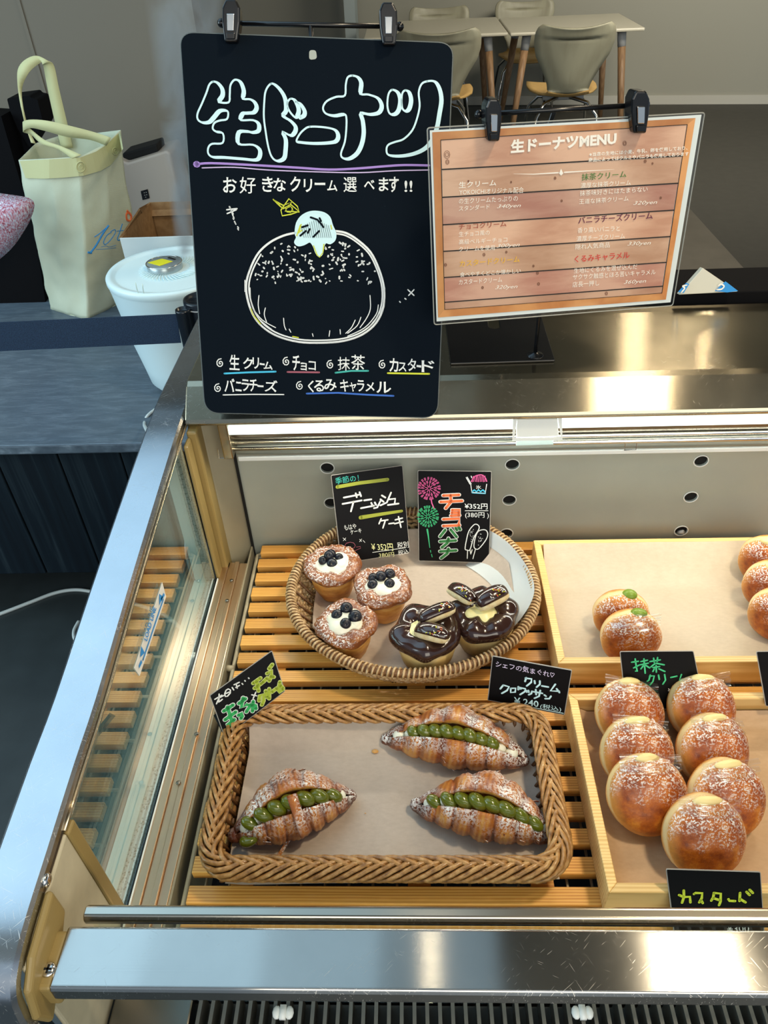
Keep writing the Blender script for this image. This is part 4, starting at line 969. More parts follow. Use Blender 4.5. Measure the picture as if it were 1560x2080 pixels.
b = MB(); stroke(b, pl, z([(1112, 218), (1124, 208), (1136, 218), (1148, 208), (1160, 218), (1172, 208), (1186, 220)]), .0022); stroke(b, pl, z([(1112, 224), (1186, 228)]), .0020); t.part('blue_ice_drawing', b, I_cyn)
# green matcha-cheese card on the basket's left corner --------------
pl = Plane(at_z(463, 1497, .738), (.22, -.86, .46)); z = zm(400, 1300, 7.09)
t = card('tilted black card with green and lime lettering at the left corner of the wicker basket', [(427, 1413), (552, 1323), (578, 1404), (457, 1498)], pl, r=2)
b = MB(); b.add([pl.at(457, 1498, -.001), pl.at(433, 1470, -.022), pl.at(443, 1462, -.020), pl.at(452, 1478, -.001)], [(0, 1, 2, 3)]); t.part('card_foot', b, M_card, solid=.001)
b = MB()
for pts in ([(258, 850), (360, 790)], [(320, 775), (316, 890)], [(318, 830), (282, 915)], [(318, 830), (388, 795)], [(330, 880), (366, 850)], [(420, 720), (400, 770), (410, 810), (440, 805), (480, 760), (482, 715), (450, 700), (420, 720)], [(404, 772), (480, 740)],
            [(508, 680), (530, 715)], [(535, 640), (610, 605)], [(565, 625), (580, 690)], [(560, 680), (612, 650)], [(650, 622), (660, 634)], [(690, 580), (696, 590)], [(742, 542), (750, 550)], [(790, 785), (860, 800)], [(848, 748), (810, 838)]): stroke(b, pl, z(pts), .0016)
t.part('white_lettering', b, I_w)
def fat(strokes, wo, wi, mo, mi, nm):
    o_, i_ = MB(), MB()
    for pts in strokes: stroke(o_, pl, z(pts), wo, .0007); stroke(i_, pl, z(pts), wi, .0011)
    t.part(nm+'_outline', o_, mo); t.part(nm, i_, mi)
fat([[(385, 1020), (520, 930)], [(405, 1145), (560, 1030)], [(440, 960), (500, 1150), (490, 1240), (455, 1265), (440, 1220), (540, 1140)], [(598, 1080), (650, 1050), (655, 1090), (632, 1125)], [(605, 910), (700, 840)], [(665, 830), (640, 970), (720, 920), (760, 950), (712, 1030)], [(760, 930), (850, 940), (850, 985)], [(810, 880), (800, 1020)]], .0058, .0040, I_w, I_dg, 'green_lettering')
fat([[(810, 620), (915, 545)], [(830, 690), (930, 620)], [(860, 590), (888, 730)], [(950, 605), (1010, 545)], [(1010, 480), (1075, 440), (1070, 520), (1040, 585)], [(1060, 520), (1108, 530)], [(1040, 410), (1085, 350)], [(895, 870), (905, 800), (960, 775), (960, 870), (935, 930)], [(990, 730), (1010, 820)], [(1040, 700), (1040, 840)], [(1080, 745), (1150, 690)], [(1195, 600), (1170, 720), (1180, 745), (1240, 705)], [(1200, 650), (1240, 690)]], .0050, .0034, plain('pale_lime', (.62, .70, .25), .6), plain('lime_chalk', (.34, .44, .02), .6), 'lime_lettering')
# chef card ------------------------------------------------------------
pl = kp((.091, .582, .708), (.217, .939, -.267), .965); z = zm(980, 1320, 6.0)
t = card('black card priced 240 in white chalk at the right corner of the wicker basket', [(1001, 1333), (1161, 1362), (1146, 1452), (991, 1422)], pl, r=2)
b = MB()
for pts in ([(525, 340), (600, 350), (595, 390), (540, 435)], [(535, 335), (520, 380)], [(635, 372), (640, 405)], [(700, 375), (700, 415), (660, 450)], [(725, 435), (802, 448)], [(888, 415), (830, 495), (935, 500)], [(905, 470), (938, 515)],
            [(255, 425), (325, 445), (300, 490), (238, 525)], [(255, 425), (218, 470)], [(345, 465), (405, 462), (400, 510), (345, 515), (345, 465)], [(438, 445), (436, 480)], [(438, 452), (525, 470), (515, 505), (460, 540)], [(440, 470), (470, 470)], [(535, 490), (540, 510)], [(560, 490), (565, 512)], [(605, 500), (595, 530), (565, 542)], [(622, 505), (730, 525)], [(650, 480), (655, 540)], [(705, 490), (690, 560), (635, 585)], [(755, 545), (775, 560)], [(835, 560), (815, 590), (765, 590)]): stroke(b, pl, z(pts), .0023)
text(b, pl.at, '¥ 240', *z([(385, 570), (685, 615), (385, 650)]), offset=.02, wob=.6); text(b, pl.at, '(税込)', *z([(705, 648), (962, 690), (700, 716)]), wob=.5); stroke(b, pl, z([(375, 652), (985, 768)]), .0011)
t.part('white_lettering', b, I_cy)
b = MB(); text(b, pl.at, 'シェフの気まぐれ♡', *z([(165, 128), (880, 268), (158, 200)]), offset=.008, wob=.8); t.part('violet_lettering', b, plain('pale_violet_chalk', (.66, .56, .74), .6))
# matcha card, front tray card, right edge card --------------------------
pl = Plane(at_z(1338, 1425, .742), (.02, -.86, .36)); z = zm(1140, 1300, 3.714)
t = card('black card with green matcha lettering propped against the rear tray', [(1260, 1324), (1408, 1323), (1432, 1440), (1272, 1440)], pl)
b = MB()
for pts in ([(530, 165), (580, 158)], [(556, 140), (565, 200), (572, 235), (560, 232)], [(545, 208), (590, 185)], [(600, 160), (648, 150)], [(592, 185), (655, 172)], [(622, 140), (632, 248)], [(622, 185), (600, 215)], [(630, 185), (665, 208)],
            [(668, 160), (745, 148)], [(695, 135), (700, 165)], [(725, 130), (722, 160)], [(710, 172), (675, 200)], [(710, 172), (775, 185)], [(690, 205), (740, 198)], [(714, 190), (716, 240)], [(700, 215), (690, 235)], [(735, 215), (780, 235)],
            [(670, 262), (660, 300), (648, 308)], [(665, 270), (700, 268), (690, 310), (670, 335)], [(732, 262), (738, 295)], [(778, 258), (785, 300), (765, 330)], [(825, 280), (870, 270)], [(905, 258), (890, 300), (940, 290)]): stroke(b, pl, z(pts), .0019)
t.part('green_lettering', b, I_g)
b = MB()
for pts in ([(808, 365), (818, 378)], [(830, 362), (814, 385)], [(806, 380), (826, 380)]): stroke(b, pl, z(pts), .001)
t.part('white_lettering', b, I_w)
pl = Plane(at_z(1443, 1810, .746), (.02, -.82, .45)); z = zm(1340, 1740, 7.09)
t = card('black card with lime custard lettering standing at the front tray edge', [(1354, 1766), (1544, 1772), (1552, 1892), (1370, 1896)], pl)
b = MB()
for pts in ([(275, 545), (345, 575), (430, 570), (438, 650)], [(342, 480), (345, 570), (318, 655)], [(490, 530), (510, 515), (608, 518), (600, 590), (565, 650)], [(590, 620), (615, 660)], [(775, 515), (875, 525), (870, 640), (850, 690)], [(775, 525), (765, 580), (738, 625)], [(770, 590), (860, 620)], [(985, 605), (1000, 628), (1080, 632)], [(1152, 515), (1145, 630)], [(1150, 600), (1230, 650)], [(1245, 500), (1290, 545)], [(1290, 470), (1335, 515)]): stroke(b, pl, z(pts), .0026)
t.part('lime_lettering', b, plain('bright_lime_chalk', (.60, .72, .04), .6))
b = MB(); text(b, pl.at, '¥300', *z([(960, 980), (1280, 975), (965, 1080)]), wob=.5); t.part('white_lettering', b, I_w)
pl = Plane(at_z(1560, 1425, .742), (.02, -.86, .36))
t = card('black card cut off by the right edge, propped against the rear tray', [(1537, 1324), (1690, 1322), (1710, 1432), (1556, 1434)], pl)

# ================================================================== CHALK BOARD SIGN ON ITS STAND
kb = .915
pb = Plane(EYE+(V((-.271, 1.058, 1.381))-EYE)*kb, (-.06, .942, -.331))
BD = Thing('blackboard_sign', 'large black board with white chalk lettering and a drawn cream doughnut', 'sign', tuple(pb.at(650, 845)))
BD.part('board', slab(pb, rounded([(366, 66), (920, 88), (888, 848), (417, 838)], 30, 8), -.004, 0), M_board)
e = MB(); e.tube([pb.at(x, y, -.002) for x, y in rounded([(366, 66), (920, 88), (888, 848), (417, 838)], 30, 8)], .0016, 6, closed=True); BD.part('board_edge', e, plain('board_edge_grey', (.10, .12, .12), .5))
b = MB(); e = rounded([(628, 102), (642, 102), (644, 120), (628, 122)], 6); b.add([pb.at(x, y, .0006) for x, y in e], [tuple(range(len(e)))]); BD.part('hang_hole', b, M_back)
z = zm(360, 0, 2.6)
OUT = [[(190,432),(215,440),(238,470),(240,505),(222,538),(272,541),(278,500),(282,450),(305,422),(335,435),(352,480),(350,521),(385,525),(410,542),(420,570),(405,594),(372,598),(346,602),(338,634),(400,635),(430,655),(430,690),(400,700),(370,695),(326,700),(326,760),(400,765),(435,790),(436,826),(415,845),(350,840),(250,832),(190,830),(165,812),(165,780),(185,760),(240,755),(242,706),(205,695),(188,678),(197,650),(225,637),(262,630),(270,600),(260,585),(225,587),(195,620),(170,645),(135,648),(110,632),(108,600),(130,550),(155,490),(170,448)],
 [(495,443),(525,455),(555,490),(572,530),(575,585),(560,612),(600,640),(625,670),(622,698),(600,716),(560,700),(574,740),(572,800),(565,835),(540,850),(515,845),(495,820),(480,770),(468,700),(458,620),(460,540),(468,480)],
 [(600,522),(622,532),(640,570),(640,600),(625,620),(602,600),(585,570),(583,540)], [(625,538),(650,550),(672,585),(670,610),(650,622)],
 [(700,670),(770,672),(830,685),(850,715),(840,745),(800,755),(720,758),(650,752),(630,745),(645,712),(670,685)],
 [(925,400),(955,410),(972,440),(970,495),(1010,500),(1060,520),(1080,560),(1065,595),(1020,605),(972,600),(980,640),(985,700),(975,760),(950,810),(910,838),(875,835),(865,810),(885,750),(893,680),(893,620),(880,605),(830,612),(785,600),(770,570),(790,535),(840,512),(885,505),(890,450),(900,410)],
 [(1135,475),(1165,490),(1178,530),(1170,580),(1150,603),(1122,600),(1110,560),(1115,500)], [(1205,478),(1225,490),(1235,530),(1225,575),(1205,587),(1188,570),(1185,520),(1190,490)],
 [(1320,430),(1360,432),(1385,470),(1395,530),(1385,600),(1370,680),(1340,750),(1300,790),(1240,815),(1170,825),(1115,818),(1105,790),(1115,765),(1150,750),(1195,735),(1240,690),(1265,630),(1280,560),(1275,490),(1290,445)]]
b = MB(); b2 = MB()
for pts in OUT:
    q = smoothpts(pts, len(pts) != 5, 4); N = len(q); ws = []
    for i in range(N):
        a_ = q[max(0, i-1)]; c_ = q[min(N-1, i+1)]; dx, dy = c_[0]-a_[0], c_[1]-a_[1]; l = sqrt(dx*dx+dy*dy)+1e-6; nx = -dy/l; ny = dx/l
        ws.append(.0021+.0032*max(0, -nx*.9-ny*.35))
    stroke(b, pb, z(q), ws)
BD.part('title_lettering', b, I_cy)
b = MB()
for pts in ([(100, 868), (107, 868)],): stroke(b, pb, z(pts), .0068)
stroke(b, pb, z([(105, 868), (180, 862), (400, 872), (640, 886), (800, 896), (950, 890), (1100, 878), (1200, 872), (1330, 874)]), .0024, sm=True); BD.part('violet_line', b, I_v)
b = MB(); stroke(b, pb, z([(132, 887), (300, 884), (480, 898), (740, 908), (960, 912), (1150, 902), (1330, 898)]), .0012, sm=True); BD.part('lilac_line', b, plain('lilac_chalk', (.58, .46, .72), .6))
b = MB()
for s_, x0, x1, y0, y1 in (('お', 242, 315, 936, 1018), ('好', 330, 415, 934, 1022), ('き', 448, 508, 934, 1014), ('な', 508, 575, 940, 1012), ('ク', 596, 652, 932, 1012), ('リ', 668, 712, 946, 1014), ('ー', 726, 782, 965, 978), ('ム', 792, 846, 952, 1010), ('選', 878, 948, 936, 1014), ('べ', 986, 1042, 950, 1000), ('ま', 1064, 1116, 938, 1010), ('す', 1118, 1170, 934, 1016), ('!!', 1200, 1242, 954, 1014)):
    text(b, pb.at, s_, *z([(x0, y0), (x1, y0), (x0, y1)]), wob=.5, seed=x0, offset=.016)
for pts in ([(262, 1108), (316, 1102)], [(276, 1092), (296, 1130)], [(298, 1146), (300, 1154)], [(303, 1170), (308, 1180)], [(320, 1198), (324, 1204)]): stroke(b, pb, z(pts), .0016)
z = zm(360, 400, 2.6)
for pts in ([(1218, 490), (1250, 520)], [(1250, 490), (1222, 520)], [(1202, 536), (1208, 540)], [(1174, 552), (1178, 556)], [(264, 88), (312, 68)], [(278, 52), (296, 102)], [(296, 112), (298, 118)], [(306, 136), (310, 144)], [(320, 168), (324, 174)]): stroke(b, pb, z(pts), .0015)
def spiral(cx, cy): stroke(b, pb, z([(cx+8*cos(t*.7)*(t/10)*1.7, cy+9*sin(t*.7)*(t/10)*1.7) for t in range(1, 17)]), .0013)
for c in ((228, 878), (577, 870), (809, 886), (1084, 886), (216, 1010), (648, 998)): spiral(*c)
for s_, x0, x1, y0, y1 in (('生', 276, 330, 832, 912), ('ク', 348, 400, 846, 908), ('リ', 398, 432, 846, 906), ('ー', 436, 462, 876, 886), ('ム', 456, 504, 868, 910), ('チ', 608, 648, 834, 916), ('ョ', 652, 684, 874, 914), ('コ', 694, 732, 866, 912), ('抹', 848, 912, 844, 914), ('茶', 918, 992, 832, 912), ('カ', 1120, 1168, 850, 922), ('ス', 1168, 1210, 872, 920), ('タ', 1216, 1262, 852, 918), ('ー', 1264, 1288, 886, 898), ('ド', 1290, 1358, 862, 924),
                       ('バ', 250, 304, 956, 1028), ('ニ', 308, 340, 974, 1024), ('ラ', 340, 380, 962, 1024), ('チ', 380, 424, 960, 1026), ('ー', 424, 456, 992, 1002), ('ズ', 462, 530, 966, 1028), ('く', 690, 722, 966, 1030), ('る', 722, 776, 966, 1026), ('み', 776, 842, 960, 1022), ('キ', 860, 906, 962, 1026), ('ャ', 910, 946, 978, 1026), ('ラ', 950, 988, 966, 1026), ('メ', 994, 1042, 976, 1026), ('ル', 1052, 1130, 974, 1034)):
    text(b, pb.at, s_, *z([(x0, y0), (x1, y0+3), (x0, y1)]), wob=.5, seed=x0, offset=.016)
stroke(b, pb, z([(243, 1045), (400, 1042), (563, 1043)]), .0014)
# the drawn doughnut
DN = [(620,190),(560,205),(490,240),(430,295),(390,370),(366,450),(370,530),(400,620),(450,685),(530,735),(640,765),(760,770),(880,760),(980,725),(1050,665),(1088,580),(1092,480),(1065,380),(1020,290),(950,225),(890,190),(835,180)]
stroke(b, pb, z(DN), .0024, sm=True)
stroke(b, pb, z([(x+(725-x)*.035+2, y+(475-y)*.045) for x, y in DN[3:]]), .0018, sm=True); stroke(b, pb, z([(x+(725-x)*-.012, y+(475-y)*-.006) for x, y in DN[4:17]]), .0009, sm=True)
for pts in ([(432, 520), (428, 570), (436, 616)], [(466, 586), (460, 620), (472, 660)], [(562, 640), (566, 680), (575, 702)], [(592, 698), (600, 714)], [(714, 722), (718, 736)], [(806, 706), (802, 736)], [(860, 700), (862, 724)], [(1018, 520), (1020, 590), (1000, 640), (965, 690)], [(970, 635), (950, 680), (900, 720)], [(940, 650), (920, 690), (890, 720)], [(1062, 570), (1050, 620), (990, 690), (900, 735)], [(1080, 545), (1070, 610), (1010, 690)], [(358, 440), (358, 500)], [(385, 480), (392, 560), (430, 640), (500, 700)], [(400, 590), (450, 650), (520, 690)]): stroke(b, pb, z(pts), .0011, sm=True)
rnd = random.Random(9)
for k in range(190):
    x = rnd.uniform(415, 1050); y = rnd.uniform(225, 455)
    if ((x-725)/345)**2+((y-475)/275)**2 > 1 or (620 < x < 850 and y < 262) or (700 < x < 780 and y < 320): continue
    a_ = rnd.uniform(-.6, 2.2); l = rnd.uniform(2, 13); stroke(b, pb, z([(x, y), (x+l*cos(a_), y+l*sin(a_))]), rnd.uniform(.0012, .0024))
BD.part('white_chalk', b, I_w)
b = MB(); cr_ = [(625,190),(632,140),(655,105),(690,84),(730,78),(775,86),(805,110),(818,150),(835,190),(832,225),(808,245),(785,240),(772,262),(765,300),(748,312),(732,290),(722,262),(702,236),(670,250),(640,256),(622,240),(632,215)]
q = smoothpts(cr_, True, 3); b.add([pb.at(*p, .0010) for p in z(q)], [tuple(range(len(q)))]); stroke(b, pb, z(q), .0022, .0012); BD.part('cream_drawing', b, I_cy)
b = MB(); 
for pts in ([(705, 108), (740, 120), (765, 148), (772, 160)], [(760, 128), (752, 112)], [(660, 160), (690, 150)], [(690, 190), (700, 170)], [(720, 210), (750, 180)], [(650, 205), (680, 180)]): stroke(b, pb, z(pts), .0022, .0016)
for k in range(14): x = 655+k*11; stroke(b, pb, z([(x, 120+abs(k-7)*5), (x+16, 215)]), .0004, .0016)
BD.part('hatching', b, M_board)
b = MB(); stroke(b, pb, z([(508, 14), (545, 50), (560, 62), (600, 40), (645, 78), (600, 92), (555, 100), (548, 70), (590, 10), (635, 50), (645, 80), (570, 75), (605, 28), (560, 45), (512, 18), (540, 40)]), .0014, .0012); stroke(b, pb, z([(575, 55), (590, 42), (610, 60), (600, 82), (580, 80), (572, 62), (600, 50), (612, 72)]), .0009, .0012)
for pts in ([(650, 150), (632, 205)], [(640, 190), (660, 175)], [(655, 145), (645, 180)], [(720, 258), (738, 305), (752, 318), (768, 296)], [(775, 250), (770, 290)], [(812, 150), (816, 170)], [(390, 590), (400, 620), (440, 670)], [(610, 736), (640, 742)]): stroke(b, pb, z(pts), .0013, .0014)
BD.part('yellow_chalk', b, I_y)
for nm, mt, pts in (('cyan_underline', I_cyn, [(250, 932), (380, 926), (520, 922)]), ('rose_underline', I_dr, [(583, 924), (750, 926)]), ('green_underline', I_teal, [(836, 928), (920, 918), (1008, 918)]), ('yellow_underline', I_y, [(1112, 930), (1330, 934)]), ('blue_underline', I_b, [(684, 1038), (850, 1034), (1000, 1044), (1142, 1050)])):
    b = MB(); stroke(b, pb, z(pts), .0022); BD.part(nm, b, mt)
def clip(label, pl, cx, cy, w, h, lean=0):
    t = Thing('sign_clip', label, 'clip', tuple(pl.at(cx, cy+h/2)), 'black clips holding the signs')
    body = [(cx-w*.30+lean, cy-h/2), (cx+w*.28+lean, cy-h/2), (cx+w/2+lean*.6, cy-h*.30), (cx+w/2, cy+h*.05), (cx+w*.36-lean*.5, cy+h/2), (cx-w*.36-lean*.5, cy+h/2), (cx-w/2, cy+h*.05), (cx-w/2+lean*.6, cy-h*.30)]
    t.part('clip_body', slab(pl, body, -.010, .010), M_blackm, bevel=.0022, seg=3)
    t.part('steel_tongue', slab(pl, [(cx-w*.22, cy-h*.14), (cx+w*.20, cy-h*.14), (cx+w*.17, cy+h*.26), (cx-w*.19, cy+h*.26)], .0105, .0125), M_chrome, bevel=.0006)
    t.part('clip_lip', slab(pl, [(cx-w*.26, cy+h*.30), (cx+w*.24, cy+h*.30), (cx+w*.22, cy+h*.46), (cx-w*.24, cy+h*.46)], .0105, .013), M_blackm, bevel=.001)
    return t
clip('black clip at the top left of the blackboard sign', pb, 472, 46, 36, 86); clip('black clip at the top right of the blackboard sign', pb, 789, 52, 36, 86, -2)
st = Thing('sign_stand', 'black wire stand holding up the blackboard sign', 'sign stand', (-.12, 1.0, 1.0))
bar = MB(); bar.tube([pb.at(444, 41, -.012), pb.at(814, 48, -.012)], .0026, 10); bar.ball(pb.at(446, 41, -.012), .0048, 12, 8); bar.ball(pb.at(813, 48, -.012), .0048, 12, 8); st.part('cross_bar', bar, M_blackm, smooth=True)
tp = pb.at(629, 44, -.012); foot = V((tp.x, 1.03, 1.003)); pole = MB(); pole.tube([tp, V((tp.x, tp.y, tp.z-.10)), foot], .0028, 10); st.part('pole', pole, M_blackm, smooth=True)
st.part('base_plate', MB().box(tp.x-.075, tp.x+.075, .955, 1.07, 1.0005, 1.003), M_blackm, bevel=.001)

# ================================================================== LAMINATED MENU ON ITS STAND
pm_ = Plane(EYE+(V((.19, .966, 1.17))-EYE)*.90, (-.175, .983, -.054)); z = zm(860, 180, 2.69)
MN = Thing('menu_card', 'laminated menu sheet with printed wooden plank picture in a white border', 'menu', tuple(pm_.at(1110, 640)))
MN.part('laminate', slab(pm_, rounded([(868, 260), (1432, 229), (1367, 621), (882, 660)], 6), -.0012, -.0004), M_film)
e = MB(); e.tube([pm_.at(x, y, -.0006) for x, y in rounded([(868, 260), (1432, 229), (1367, 621), (882, 660)], 6)], .0007, 5, closed=True); MN.part('laminate_edge', e, plain('laminate_edge', (.45, .46, .42), .2, alpha=.6))
MN.part('white_border', slab(pm_, [(873, 265), (1425, 233), (1362, 614), (887, 653)], -.0004, .0), plain('menu_white', (.72, .80, .80), .25, coat=.6))
fr = wood('printed_frame', (.66, .32, .12), (.52, .21, .07), (30, 30, 30), .3, 6, None, .5); pkm = [wood('printed_plank', c1, c2, (12, 90, 90), .3, 1.2, None, .5) for c1, c2 in (((.66, .42, .29), (.48, .26, .17)), ((.70, .46, .32), (.52, .30, .19)), ((.62, .38, .28), (.46, .22, .16)))]
Fo = z([(48, 238), (1486, 160), (1324, 1152), (80, 1250)]); Fi = z([(94, 280), (1440, 196), (1302, 1116), (116, 1206)])
nmz = ['frame_top', 'frame_right', 'frame_bottom', 'frame_left']
for k in range(4):
    j = (k+1) % 4; b = MB(); b.add([pm_.at(*p, .0005) for p in (Fo[k], Fo[j], Fi[j], Fi[k])], [(0, 1, 2, 3)]); MN.part('printed_frame', b, fr)
lef = [(94, 280), (102, 441), (104, 593), (106, 743), (110, 888), (114, 1031), (116, 1166), (116, 1206)]; rig = [(1440, 196), (1414, 366), (1390, 516), (1366, 663), (1346, 807), (1324, 948), (1304, 1078), (1302, 1116)]
for k in range(7):
    b = MB(); b.add([pm_.at(*p, .0005) for p in z([lef[k], rig[k], rig[k+1], lef[k+1]])], [(0, 1, 2, 3)]); MN.part('printed_plank', b, pkm[k % 3])
b = MB()
for k in range(1, 7): stroke(b, pm_, z([lef[k], rig[k]]), .0013, .0009)
stroke(b, pm_, z([lef[0], rig[0]]), .0007, .0009); stroke(b, pm_, z([lef[0], lef[-1]]), .0006, .0009); stroke(b, pm_, z([rig[0], rig[-1]]), .0007, .0009); stroke(b, pm_, z([lef[-1], rig[-1]]), .0006, .0009)
MN.part('plank_lines', b, I_k)
b = MB(); rnd = random.Random(4)
for (kx, ky, r_) in ((128, 360, 20), (130, 400, 12), (1098, 298, 12), (1210, 396, 8), (718, 488, 7), (1295, 596, 6), (754, 612, 6), (330, 906, 8), (452, 892, 6), (600, 968, 6), (622, 1006, 8), (628, 1066, 8), (998, 1118, 9), (120, 962, 8), (478, 510, 5), (322, 1086, 7), (1250, 408, 5), (245, 505, 5)):
    for rr in (r_, r_*.55): stroke(b, pm_, z([(kx+rr*cos(a_)*.8, ky+rr*sin(a_)*1.1) for a_ in [i_*.7 for i_ in range(10)]]), .0005, .0009)
MN.part('printed_knots', b, plain('knot_print', (.22, .10, .06), .4), kind='stuff')
def T(mt_, s_, x0, y0, x1, y1, h, nm='printed_line', **k):     # baseline-left (x0,y0) to baseline-right (x1,y1), height h
    mb = MB(); tlt = .03*h; text(mb, pm_.at, s_, *z([(x0+tlt, y0-h), (x1+tlt, y1-h), (x0, y0)]), lift=.0013, **k)
    MN.part(nm, mb, mt_)
T(I_wp, '生ドーナツMENU', 474, 352, 1052, 304, 74, offset=.045)
T(I_wp, '※当店の生地には小麦、牛乳、卵を使用しており、', 904, 370, 1440, 334, 23, offset=.018); T(I_wp, '商品によってはクルミやバニラも使用しております', 900, 400, 1446, 366, 23, offset=.018)
T(I_wp, '生クリーム', 192, 542, 396, 528, 34, offset=.01); T(I_wp, 'YOKOICHIオリジナル配合', 194, 580, 546, 568, 32); T(I_wp, 'の生クリームたっぷりの', 192, 628, 514, 612, 30); T(I_wp, 'スタンダード', 192, 668, 360, 656, 28)
T(I_wp, '濃厚な抹茶クリーム', 856, 544, 1130, 526, 30); T(I_wp, '抹茶味好きにはたまらない', 852, 586, 1222, 562, 30); T(I_wp, '王道な抹茶クリーム', 848, 630, 1118, 612, 28)
T(I_wp, '生チョコ風の', 192, 808, 360, 798, 28); T(I_wp, '高級ベルギーチョコ', 192, 850, 456, 836, 28); T(I_wp, 'クリームを使用', 192, 890, 388, 880, 28); T(I_wp, '食べやすくどこか懐かしい', 198, 1028, 530, 1006, 26); T(I_wp, 'カスタードクリーム', 192, 1070, 428, 1054, 28)
T(I_wp, '香り高いバニラと', 840, 788, 1070, 776, 30); T(I_wp, '濃厚チーズクリーム', 834, 834, 1098, 818, 30); T(I_wp, '隠れ人気商品', 828, 878, 1016, 866, 30)
T(I_wp, '生地にくるみを混ぜ込んだ', 820, 1008, 1166, 984, 28); T(I_wp, 'サクサク触感とほろ苦いキャラメル', 814, 1044, 1266, 1014, 30); T(I_wp, '店長一押し', 812, 1084, 958, 1074, 30)
b = MB()
stroke(b, pm_, z([(490, 464), (600, 466), (735, 458)]), [.0002, .0008, .0014], .0013); stroke(b, pm_, z([(768, 456), (900, 448), (1040, 440)]), [.0014, .0008, .0002], .0013)
dr = z([(750, 436), (762, 462), (750, 474), (739, 462)]); b.add([pm_.at(*p, .0013) for p in dr], [(0, 1, 2, 3)])
MN.part('divider_print', b, I_wp)
for s_, x0, y0, x1, y1 in (('340yen', 400, 658, 530, 652), ('320yen', 1144, 640, 1274, 634), ('300yen', 398, 874, 524, 866), ('330yen', 1112, 862, 1240, 856), ('320yen', 390, 1100, 512, 1094), ('360yen', 1092, 1072, 1214, 1064)): T(I_wp, s_, x0, y0, x1, y1, 26, nm='price_print', shear=.35)
for nm, mt, a_ in (('green_print', I_gp, ('抹茶クリーム', 862, 502, 1106, 484, 38)), ('brown_print', I_br, ('チョコクリーム', 192, 770, 452, 752, 32)), ('amber_print', I_yp, ('カスタードクリーム', 196, 972, 524, 946, 34)), ('plum_print', I_pl, ('バニラチーズクリーム', 844, 738, 1250, 710, 40)), ('red_print', I_r, ('くるみキャラメル', 824, 950, 1124, 926, 38))):
    T(mt, *a_, nm=nm, offset=.012)
clip('black clip at the top left of the menu sheet', pm_, 998, 241, 32, 86, 0); clip('black clip at the top right of the menu sheet', pm_, 1293, 225, 36, 86, 2)
st = Thing('sign_stand', 'black stand with flat square foot holding the menu sheet', 'sign stand', (.16, .98, 1.0))
bar = MB(); p0, p1 = pm_.at(978, 236, -.012), pm_.at(1322, 216, -.012); bar.tube([p0, p1], .0026, 10); bar.ball(p1, .0044, 12, 8); bar.ball(p0, .0044, 12, 8); st.part('cross_bar', bar, M_blackm, smooth=True)
fp = at_z(1087, 720, 1.004); mid = pm_.at(1134, 228, -.012); po = MB(); po.tube([mid, V((mid.x-.004, fp.y+.01, mid.z-.06)), V((fp.x, fp.y, 1.06)), V((fp.x, fp.y, 1.004))], .0026, 10); st.part('pole', po, M_blackm, smooth=True)
fl = MB(); fl.lathe([(.0001, 1.0075), (.004, 1.0075), (.0055, 1.0062), (.0105, 1.0048), (.0118, 1.0032), (.0118, 1.0028)], (fp.x, fp.y, 0), 28); st.part('pole_flange', fl, M_blackm, smooth=True)
bp_ = [at_z(905, 660, 1.0005), at_z(915, 742, 1.0005), at_z(1127, 735, 1.0005), at_z(1098, 640, 1.0005)]
d1 = (bp_[0]-bp_[1]).normalized()*.035; outer = [bp_[1], bp_[2], bp_[3]+d1, bp_[0]+d1]
cx_ = at_z(1003, 690, 1.0005); sl_w = .0085; ux = (bp_[2]-bp_[1]).normalized()
e0 = outer[3]+(outer[2]-outer[3])*.45
pts = [outer[0], outer[1], outer[2], e0+ux*sl_w*2]
for k in range(9):
    a_ = -pi*k/8; pts.append(at_z(1004, 666, 1.0005)+ux*sl_w*cos(a_)+V((0, 1, 0))*sl_w*sin(a_))
pts += [e0, outer[3]]
fb = MB(); fb.prism(pts, (0, 0, .003)); st.part('base_plate', fb, M_blackm, bevel=.0008)

# ================================================================== LEFT COUNTER AND WHAT STANDS ON IT
CT = .60; YC = at_z(60, 905, CT).y
LC = Thing('wooden_counter', 'low counter with blue-sheened wooden top and dark vertical boards', 'counter', (-1.4, 2.0, 0))
xr = -.40
LC.part('worktop', MB().box(-2.6, xr, YC, YW-.01, CT-.025, CT), M_slate, bevel=.004)
yb_ = YC+.012; xx = -2.5; k = 0
pb0 = MB().box(0, .140, yb_, yb_+.02, .20, CT-.025); pbm = None
while xx < xr-.1:
    if pbm is None: pbm = make('board', pb0, M_dplank, parent=LC.o, bevel=.003); o_ = pbm
    else: o_ = pbm.copy(); COL.objects.link(o_)
    o_.location = V((xx, random.uniform(-.0015, .0015), 0))-LC.loc; xx += .1425
LC.part('plinth', MB().box(-2.5, xr-.02, yb_+.42, YW-.05, 0, .21), M_navy)
